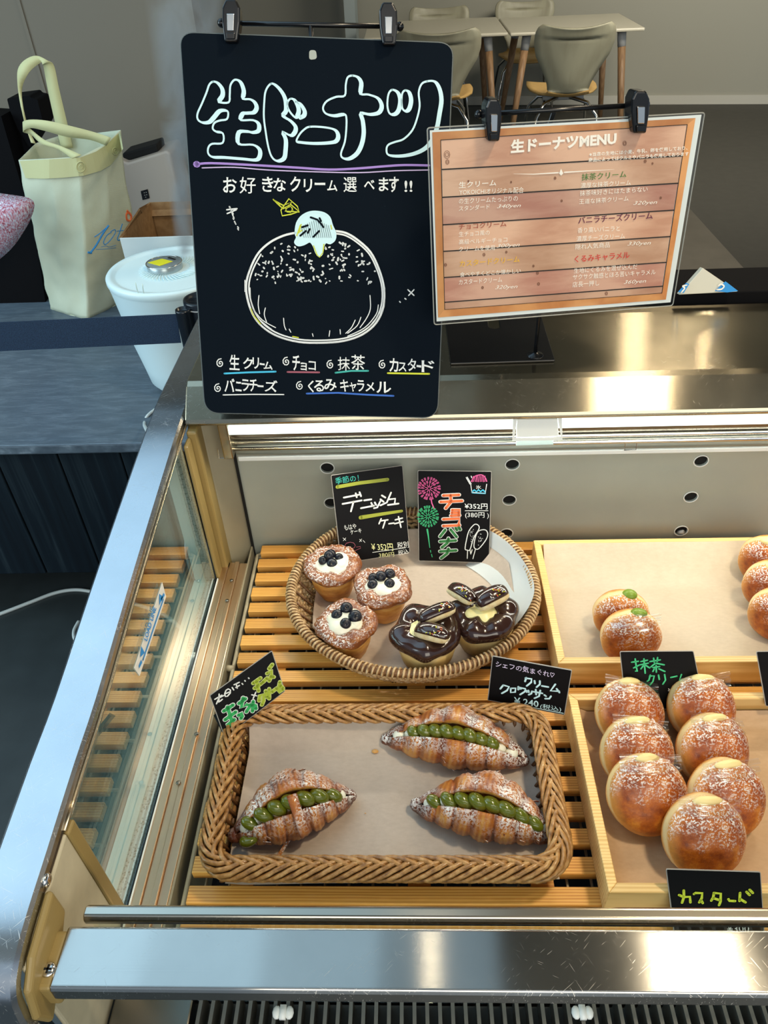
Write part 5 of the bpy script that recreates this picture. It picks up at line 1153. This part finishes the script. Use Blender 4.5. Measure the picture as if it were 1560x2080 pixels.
# tote bag
BY = 1.0
def onbag(x, y, Y): return at_y(x, y, Y)
bl = [at_z(103, 628, CT), at_z(140, 640, CT), at_z(178, 648, CT), at_z(232, 622, CT), at_z(280, 594, CT)]
yb1_, yb2_ = bl[0].y, bl[4].y
bot = bl+[bl[4]+V((-.03, .09, 0)), bl[2]+V((-.05, .20, 0)), bl[0]+V((0, .11, 0))]
top = [at_y(38, 325, bl[0].y+.01), at_y(100, 322, bl[0].y-.02), at_y(163, 318, bl[0].y-.01), at_y(214, 293, bl[0].y+.04), at_y(245, 264, bl[4].y), at_y(196, 270, bl[4].y+.07), at_y(120, 276, bl[0].y+.18), at_y(75, 290, bl[0].y+.13)]
TB = Thing('tote_bag', 'pale yellow-green fabric tote bag with looped handles standing on the left counter', 'bag', tuple(sum(bot, V((0, 0, 0)))/8))
def bagf(u, v):
    k = u*8; i = int(k) % 8; q = k-int(k); j = (i+1) % 8
    q = q*q*(3-2*q)*.5+q*.5
    a_ = bot[i]*(1-q)+bot[j]*q; c_ = top[i]*(1-q)+top[j]*q; p = a_*(1-v)+c_*v
    p.z += 0; w_ = sin(pi*v); out = (p-(sum(bot, V((0, 0, 0)))/8*(1-v)+sum(top, V((0, 0, 0)))/8*v)); out.z = 0; out.normalize()
    p += out*(.012*w_*noise.noise(V((u*5, v*3, 1)))+.006*noise.noise(V((u*17, v*9, 2)))*(1-v*.4)); return p
bgm = MB(); bgm.grid(bagf, 64, 40, cu=True); bgm.add(bot, [tuple(range(8))]); bag = TB.part('bag_body', bgm, M_bag, smooth=True, solid=.0015)
bvh = BVHTree.FromPolygons([tuple(v) for v in bgm.v], bgm.f)
def hit(x, y, lift=.002):
    d = ray(x, y); h_ = bvh.ray_cast(EYE, d.normalized()); return (h_[0] if h_[0] else at_y(x, y, 2.0))-d.normalized()*lift
def strip(rows, mat, nm, th=.0012):
    m_ = MB(); vs = []
    for (x1, y1, Y1, x2, y2, Y2) in smoothpts(rows, n=4): vs += [at_y(x1, y1, Y1), at_y(x2, y2, Y2)]
    m_.add(vs, [(2*i, 2*i+1, 2*i+3, 2*i+2) for i in range(len(vs)//2-1)]); return TB.part(nm, m_, mat, solid=th, smooth=True)
y0_ = bl[0].y
strip([(63, 290, y0_+.10, 73, 292, y0_+.10), (52, 255, y0_+.11, 57, 258, y0_+.12), (42, 215, y0_+.12, 46, 210, y0_+.12), (36, 175, y0_+.13, 45, 178, y0_+.14), (36, 142, y0_+.14, 56, 152, y0_+.14), (50, 122, y0_+.15, 68, 138, y0_+.15), (74, 113, y0_+.16, 84, 127, y0_+.16), (98, 124, y0_+.16, 86, 131, y0_+.16), (110, 134, y0_+.17, 88, 134, y0_+.17), (120, 180, y0_+.17, 98, 186, y0_+.17), (137, 252, y0_+.17, 113, 254, y0_+.17), (148, 300, y0_+.165, 125, 302, y0_+.165)], M_bagh, 'handle')
strip([(226, 280, y0_+.03, 216, 296, y0_+.035), (190, 268, y0_+.03, 183, 284, y0_+.03), (140, 255, y0_+.02, 136, 278, y0_+.02), (95, 245, y0_+.02, 92, 266, y0_+.02), (60, 243, y0_+.03, 62, 260, y0_+.03), (46, 249, y0_+.05, 47, 268, y0_+.05), (62, 262, y0_+.05, 64, 274, y0_+.05), (92, 285, y0_+.02, 84, 292, y0_+.02), (125, 297, y0_, 118, 303, y0_), (166, 315, y0_-.02, 146, 322, y0_-.02)], M_bagh, 'handle')
hm = MB(); hem = [(52, 362), (90, 363), (130, 361), (170, 357), (205, 347), (225, 335), (236, 322), (250, 302)]; ht = [(40, 327), (90, 324), (130, 322), (163, 320), (195, 308), (215, 295), (230, 281), (244, 268)]
for k in range(len(hem)-1):
    for j in range(4):
        q0_, q1_ = j/4, (j+1)/4
        def L_(a_, c_, q): return (a_[0]+(c_[0]-a_[0])*q, a_[1]+(c_[1]-a_[1])*q)
        hm.add([hit(*L_(hem[k], hem[k+1], q0_), .007), hit(*L_(hem[k], hem[k+1], q1_), .007), hit(*L_(ht[k], ht[k+1], q1_), .007), hit(*L_(ht[k], ht[k+1], q0_), .007)], [(0, 1, 2, 3)])
TB.part('folded_hem', hm, M_bagh, smooth=True)
def bstroke(mb, pts, w_): 
    q = smoothpts([(x, y) for x, y in pts], n=5); mb.tube([hit(x, y, .0015) for x, y in q], w_, 5)
pr = MB(); zz = zm(0, 0, 2.971)
bstroke(pr, zz([(655, 1360), (620, 1410), (580, 1480), (545, 1525)]), .0026); bstroke(pr, zz([(530, 1522), (552, 1526)]), .003); bstroke(pr, zz([(640, 1375), (600, 1410), (570, 1430)]), .0012)
bstroke(pr, zz([(672, 1402), (645, 1420), (625, 1460), (635, 1475), (665, 1450), (695, 1405), (692, 1385), (668, 1398)]), .0012); bstroke(pr, zz([(738, 1350), (722, 1400), (708, 1440), (716, 1450), (735, 1440)]), .0014); bstroke(pr, zz([(705, 1395), (745, 1390)]), .001)
bstroke(pr, zz([(580, 1505), (640, 1502), (700, 1495)]), .0006); bstroke(pr, zz([(610, 1490), (640, 1484), (660, 1490), (700, 1480)]), .0006); TB.part('blue_lettering', pr, I_lb, label='blue 10th lettering on the bag front')
pr = MB(); bstroke(pr, zz([(765, 1270), (790, 1300), (785, 1330), (765, 1325), (762, 1290), (780, 1285)]), .003); TB.part('orange_print', pr, I_o)
sq = MB()
for cx_, cy_, s__ in ((164, 339, 9), (234, 307, 6)): sq.tube([hit(cx_+s__*cos(a_), cy_+s__*1.2*sin(a_), .008) for a_ in [i_*pi/8 for i_ in range(16)]], .0012, 5, closed=True); sq.tube([hit(cx_+s__*.4*cos(a_), cy_+s__*.5*sin(a_), .008) for a_ in [i_*pi/5 for i_ in range(10)]], .0010, 5, closed=True)
TB.part('snap_button', sq, M_bagh, smooth=True)
# air humidifier
hb = at_z(352, 800, CT); hx, hy = hb.x+.005, hb.y+.055
tp_ = at_y(310, 560, hy); 
def at_yl(x, y): return at_y(x, y, hy)
zt = at_y(320, 545, hy).z; rt = (at_y(480, 545, hy).x-at_y(218, 545, hy).x)/2; hx = at_y(218, 545, hy).x+rt
rb = rt*.76
HM = Thing('humidifier', 'white drum-shaped humidifier with silver knob puffing steam on the left counter', 'humidifier', (hx, hy, CT))
H_ = zt-CT
HM.part('tank', MB().lathe([(.001, CT+.001), (rb*.55, CT+.001), (rb*.80, CT+.008), (rb*.96, CT+.03), (rb*1.02, CT+.07), (rb+(rt-rb)*.45, CT+H_*.5), (rt*.97, zt-.03), (rt*.985, zt-.018)], (hx, hy, 0), 64), M_appl, smooth=True)
HM.part('lid', MB().lathe([(rt*.985, zt-.018), (rt*1.0, zt-.012), (rt, zt-.004), (rt*.975, zt), (rt*.90, zt-.001), (rt*.87, zt-.004), (rt*.84, zt-.0035), (rt*.5, zt-.002), (rt*.22, zt-.001), (.001, zt)], (hx, hy, 0), 72), M_appl, smooth=True)
rg = MB()
for k in range(48): a_ = 2*pi*k/48; rg.tube([(hx+rt*r__*cos(a_+r__*1.1), hy+rt*r__*sin(a_+r__*1.1), zt+.0005) for r__ in (.28, .36, .44, .50)], [.0008, .0016, .0014, .0004], 5)
HM.part('lid_ribs', rg, M_appl, smooth=True)
kx = hx-rt*.10
kn = HM.part('knob', MB().lathe([(rt*.27, zt-.002), (rt*.27, zt+.012), (rt*.255, zt+.014), (.001, zt+.014)], (kx, hy, 0), 40), plain('satin_silver', (.42, .50, .52), .3, .6), smooth=True)
HM.part('knob_ring', MB().tube([(kx+rt*.27*cos(2*pi*i/40), hy+rt*.27*sin(2*pi*i/40), zt+.013) for i in range(40)], .0014, 6, closed=True), M_chrome, kn, smooth=True)
HM.part('yellow_label', MB().prism([(kx-rt*.24, hy-rt*.02, zt+.0142), (kx-rt*.02, hy-rt*.17, zt+.0142), (kx+rt*.14, hy-rt*.0, zt+.0142), (kx-rt*.06, hy+rt*.12, zt+.0142)], (0, 0, .0006)), plain('yellow_paper', (.85, .78, .02), .5), kn)
HM.part('mist_slot', MB().prism([(kx+rt*.02, hy+rt*.15, zt+.0142), (kx+rt*.15, hy+rt*.06, zt+.0142), (kx+rt*.17, hy+rt*.09, zt+.0142), (kx+rt*.04, hy+rt*.19, zt+.0142)], (0, 0, .0006)), M_hole, kn)
gx = MB(); gs = [(285, 580), (288, 603), (292, 603), (291, 580)]
def onh(x, y):
    d = ray(x, y); # closest hit with the cone of the tank
    tt = .5; best = None
    for i in range(900):
        p = EYE+d*(.6+i*.003); rr = rt*.97-(rt-rb)*max(0, (zt-p.z)/H_)*.9
        if (p.x-hx)**2+(p.y-hy)**2 < rr*rr: return p
    return at_y(x, y, hy-rt)
gx.tube([onh(x, y)+V((0, -.001, 0)) for x, y in smoothpts([(275, 574), (280, 592), (286, 604), (292, 600), (289, 576)], n=3)], .0013, 6); HM.part('level_window', gx, M_gask, smooth=True)
# steam
sv = bpy.data.materials.new('steam'); sv.use_nodes = True; nt = sv.node_tree; nt.nodes.clear(); o_ = nt.nodes.new('ShaderNodeOutputMaterial'); pv = nt.nodes.new('ShaderNodeVolumePrincipled'); pv.inputs['Color'].default_value = (.9, .97, 1, 1); pv.inputs['Anisotropy'].default_value = .2
tcn = nt.nodes.new('ShaderNodeTexCoord'); nz = nt.nodes.new('ShaderNodeTexNoise'); nz.inputs['Scale'].default_value = 9; nz.inputs['Detail'].default_value = 4; nz.inputs['Distortion'].default_value = .8; mr = nt.nodes.new('ShaderNodeMapRange'); mr.inputs[1].default_value = .42; mr.inputs[2].default_value = .75; mr.inputs[4].default_value = 1
sx_ = nt.nodes.new('ShaderNodeSeparateXYZ'); nt.links.new(tcn.outputs['Object'], sx_.inputs[0])
def sm(op, a, b=None):
    q = nt.nodes.new('ShaderNodeMath'); q.operation = op
    for i, x in enumerate((a, b)):
        if x is None: continue
        if isinstance(x, (int, float)): q.inputs[i].default_value = x
        else: nt.links.new(x, q.inputs[i])
    return q.outputs[0]
vz = sm('MULTIPLY', sx_.outputs[2], 1/.6); dx_ = sm('SUBTRACT', sx_.outputs[0], sm('MULTIPLY', vz, .13)); dy_ = sm('SUBTRACT', sx_.outputs[1], sm('MULTIPLY', vz, .05))
rr_ = sm('SQRT', sm('ADD', sm('MULTIPLY', dx_, dx_), sm('MULTIPLY', dy_, dy_))); RR_ = sm('ADD', sm('MULTIPLY', vz, .085), .020)
fall = sm('MAXIMUM', sm('SUBTRACT', 1.0, sm('DIVIDE', rr_, RR_)), 0.0); up_ = sm('POWER', sm('MAXIMUM', sm('SUBTRACT', 1.0, vz), 0.0), 1.2)
nt.links.new(tcn.outputs['Object'], nz.inputs['Vector']); nt.links.new(nz.outputs['Fac'], mr.inputs[0])
nt.links.new(sm('MULTIPLY', sm('MULTIPLY', sm('MULTIPLY', mr.outputs[0], fall), up_), 190.0), pv.inputs['Density']); nt.links.new(pv.outputs[0], o_.inputs['Volume'])
s0 = V((kx+rt*.28, hy+rt*.16, zt+.016)); sm_ = MB()
sm_.grid(lambda u, v: s0+V((.13*v, .05*v, .60*v))+V((cos(2*pi*u), sin(2*pi*u), 0))*(.022+.095*v), 24, 24, cu=True); n__ = len(sm_.v); sm_.f += [tuple(range(24))[::-1], tuple(range(n__-24, n__))]
o = make('steam', sm_, sv, loc=s0, smooth=True); tag(o, 'thin white steam rising from the humidifier', 'steam', kind='stuff')
# carton box behind it
CB = Thing('carton', 'open cardboard box with white front behind the humidifier', 'box', tuple(at_z(300, 500, CT)))
yq = hy+rt+.06
A0 = at_y(243, 484, yq); B0 = at_y(405, 480, yq); h0 = A0.z
CB.part('front_panel', MB().box(A0.x, B0.x+.06, yq, yq+.004, CT, A0.z), M_wcard, bevel=.001)
CB.part('side_panel', MB().box(A0.x, A0.x+.004, yq+.004, yq+.27, CT, A0.z), M_cardb)
CB.part('side_panel', MB().box(B0.x+.056, B0.x+.06, yq+.004, yq+.27, CT, A0.z), M_cardb)
CB.part('back_panel', MB().box(A0.x, B0.x+.06, yq+.27, yq+.274, CT, A0.z), M_cardb)
P1, P2 = at_y(250, 478, yq+.006), at_y(284, 424, yq+.16); P3 = at_y(290, 478, yq+.20)
fl_ = MB(); fl_.add([V((A0.x, yq+.004, A0.z)), P2, P3+V((0, .05, .02)), V((A0.x+.002, yq+.26, A0.z))], [(0, 1, 2, 3)]); CB.part('left_flap', fl_, M_cardb, solid=.004)
Q1, Q2 = at_y(303, 440, yq+.26), at_y(408, 436, yq+.26); fl_ = MB(); fl_.add([V((Q1.x, yq+.27, A0.z-.02)), V((Q2.x, yq+.27, A0.z-.02)), Q2, Q1], [(0, 1, 2, 3)]); CB.part('back_flap', fl_, M_cardb, solid=.004)
# beige air purifier against the wall
yp = 2.80
PU = Thing('air_purifier', 'beige air purifier with dark sloping top slot behind the tote bag', 'air purifier', tuple(at_y(320, 445, yp)))
fp_ = [(236, 350), (262, 318), (330, 303), (343, 310), (357, 380), (372, 446), (258, 448)]
fp_ = [(248, 340), (345, 306), (360, 380), (374, 446), (262, 450)]
pu = MB(); pu.prism([at_y(x, y, yp) for x, y in ((240, 322), (258, 331), (338, 306), (346, 312), (376, 448), (262, 450))], (0, .17, 0)); PU.part('housing', pu, M_beige, bevel=.012, seg=4)
sl_ = MB(); sl_.prism([at_y(x, y, yp+.03) for x, y in ((248, 312), (250, 330), (322, 310), (318, 292))], (0, .10, 0)); PU.part('vent', sl_, M_hole, bevel=.006)
dp_ = MB(); plp = Plane((0, yp-.001, 1), (0, -1, 0)); slab(plp, [(286, 388), (300, 384), (304, 402), (290, 406)], 0, .002, dp_); PU.part('display', dp_, M_black)
dd = MB()
for x, y in ((293, 391), (297, 390), (294, 396), (298, 395), (296, 400)): stroke(dd, plp, [(x, y), (x+1, y)], .0022, .003)
PU.part('display_dots', dd, I_wp)
# dark dispenser stand and dark cabinet at the far left
DS = Thing('dispenser_stand', 'black dispenser on a post behind the tote bag', 'dispenser', tuple(at_y(60, 600, 2.55)))
yy = 2.55; q = Plane((0, yy, 1), (0, -1, 0))
DS.part('head', slab(q, rounded([(14, 200), (60, 194), (64, 200), (76, 202), (88, 252), (60, 300), (36, 262), (20, 224)], 4), -.09, 0), M_dull, bevel=.004)
DS.part('post', slab(q, [(34, 262), (62, 262), (110, 480), (84, 480)], -.06, -.01), M_dull, bevel=.004)
DC = Thing('dark_panel', 'tall black cabinet side at the far left edge behind the belt', 'cabinet', tuple(at_y(0, 600, 2.35)))
q = Plane((0, 2.5, 1), (0, -1, 0)); q2 = Plane((0, 2.10, 1), (0, -1, 0))
DC.part('side', slab(q, [(-60, 232), (2, 236), (62, 440), (78, 600), (-60, 600)], -.10, 0), M_dull); DC.part('lower_box', slab(q2, [(-60, 455), (66, 440), (98, 652), (-60, 664)], -.08, 0), M_dull)
# tweed cloth
TW = Plane((0, 1.95, 1), (0, -1, .15)); edge = [(0, 394), (30, 398), (66, 408), (63, 440), (46, 472), (22, 504), (0, 524), (-30, 545), (-70, 550), (-80, 470), (-70, 405), (-30, 393)]
es = smoothpts(edge, True, 3)[:-1]; cx_, cy_ = -20, 455; n_e = len(es)
tm = MB(); rings = 7
for j in range(rings): 
    q = j/(rings-1)
    tm.v += [TW.at(cx_+(x-cx_)*(1-q*.98), cy_+(y-cy_)*(1-q*.98), .075*sqrt(1-(1-q)**2)+.005*noise.noise(V((x*.03, y*.03, q*3)))) for x, y in es]
tm.t = [1.0]*len(tm.v)
for j in range(rings-1):
    for i in range(n_e): tm.f.append((j*n_e+i, j*n_e+(i+1) % n_e, (j+1)*n_e+(i+1) % n_e, (j+1)*n_e+i))
o = make('tweed_cap', tm, M_tweed, loc=TW.at(-20, 545), smooth=True, solid=.004); tag(o, 'pink and lavender tweed fabric cap cut off by the left edge', 'cap')
# belt barrier
ybt = 1.22
BB = Thing('belt_barrier', 'dark navy retractable belt barrier and its black post behind the case end', 'barrier', (at_y(384, 640, ybt).x, ybt, 0))
q = Plane((0, ybt, 1), (0, -1, 0)); b = MB(); 
tl, tr_, br_, bl_ = (-40, 656.5), (358, 638), (368, 696), (-40, 715)
b = slab(q, [tl, tr_, br_, bl_], -.001, .001); BB.part('belt', b, M_belt)
def vcyl(cx, cyt, r, z0, Y, n=28): 
    p = at_y(cx, cyt, Y); return MB().lathe([(.001, p.z-.004), (r*.80, p.z-.004), (r*.84, p.z), (r*.97, p.z), (r, p.z-.003), (r, z0)], (p.x, Y, 0), n), p
c_, p_ = vcyl(371, 628, .0135, .80, ybt); BB.part('belt_end', c_, M_navy, smooth=True)
c_, p_ = vcyl(408, 605, .032, .82, ybt+.03); BB.part('post_head', c_, M_navy, smooth=True); 
BB.part('head_ring', MB().tube([(p_.x+.0325*cos(2*pi*i/32), ybt+.03+.0325*sin(2*pi*i/32), p_.z-.012) for i in range(32)], .0012, 6, closed=True), M_grey, smooth=True)
BB.part('post', MB().lathe([(.025, .82), (.025, .03), (.12, .02), (.13, 0)], (p_.x, ybt+.03, 0), 32), M_navy, smooth=True)
# cables
def cable(pts3, r, label, nm='power_cable'):
    o = make(nm, MB().tube(smoothpts([tuple(p) for p in pts3], n=7), r, 8), M_cable, loc=pts3[0], smooth=True); tag(o, label, 'cable')
zf = .004
cable([at_z(x, y, zf) for x, y in ((-60, 1268), (0, 1247), (60, 1224), (110, 1205), (150, 1198), (187, 1202), (240, 1216), (285, 1230), (325, 1244), (352, 1262), (372, 1284), (386, 1312))], .0052, 'white cable lying across the dark floor at the left')
cable([at_z(160, 1262, zf), at_z(150, 1282, zf), at_z(153, 1300, zf), at_z(170, 1312, zf), at_z(200, 1316, zf)], .0045, 'short white loop of cable just left of the steel capping')
Xc = -.435
cable([at_z(330, 822, CT+.004), at_z(302, 842, CT+.004), at_z(293, 860, CT+.004), at_x(300, 878, Xc-.06), at_x(335, 950, Xc), at_x(348, 985, Xc), at_x(362, 1030, Xc), at_x(378, 1070, Xc), at_x(378, 1115, Xc), at_x(384, 1148, Xc), at_x(398, 1180, Xc), at_x(420, 1205, Xc), V((Xc, 1.08, .25))], .0034, 'white cable hanging from the humidifier behind the glass end')
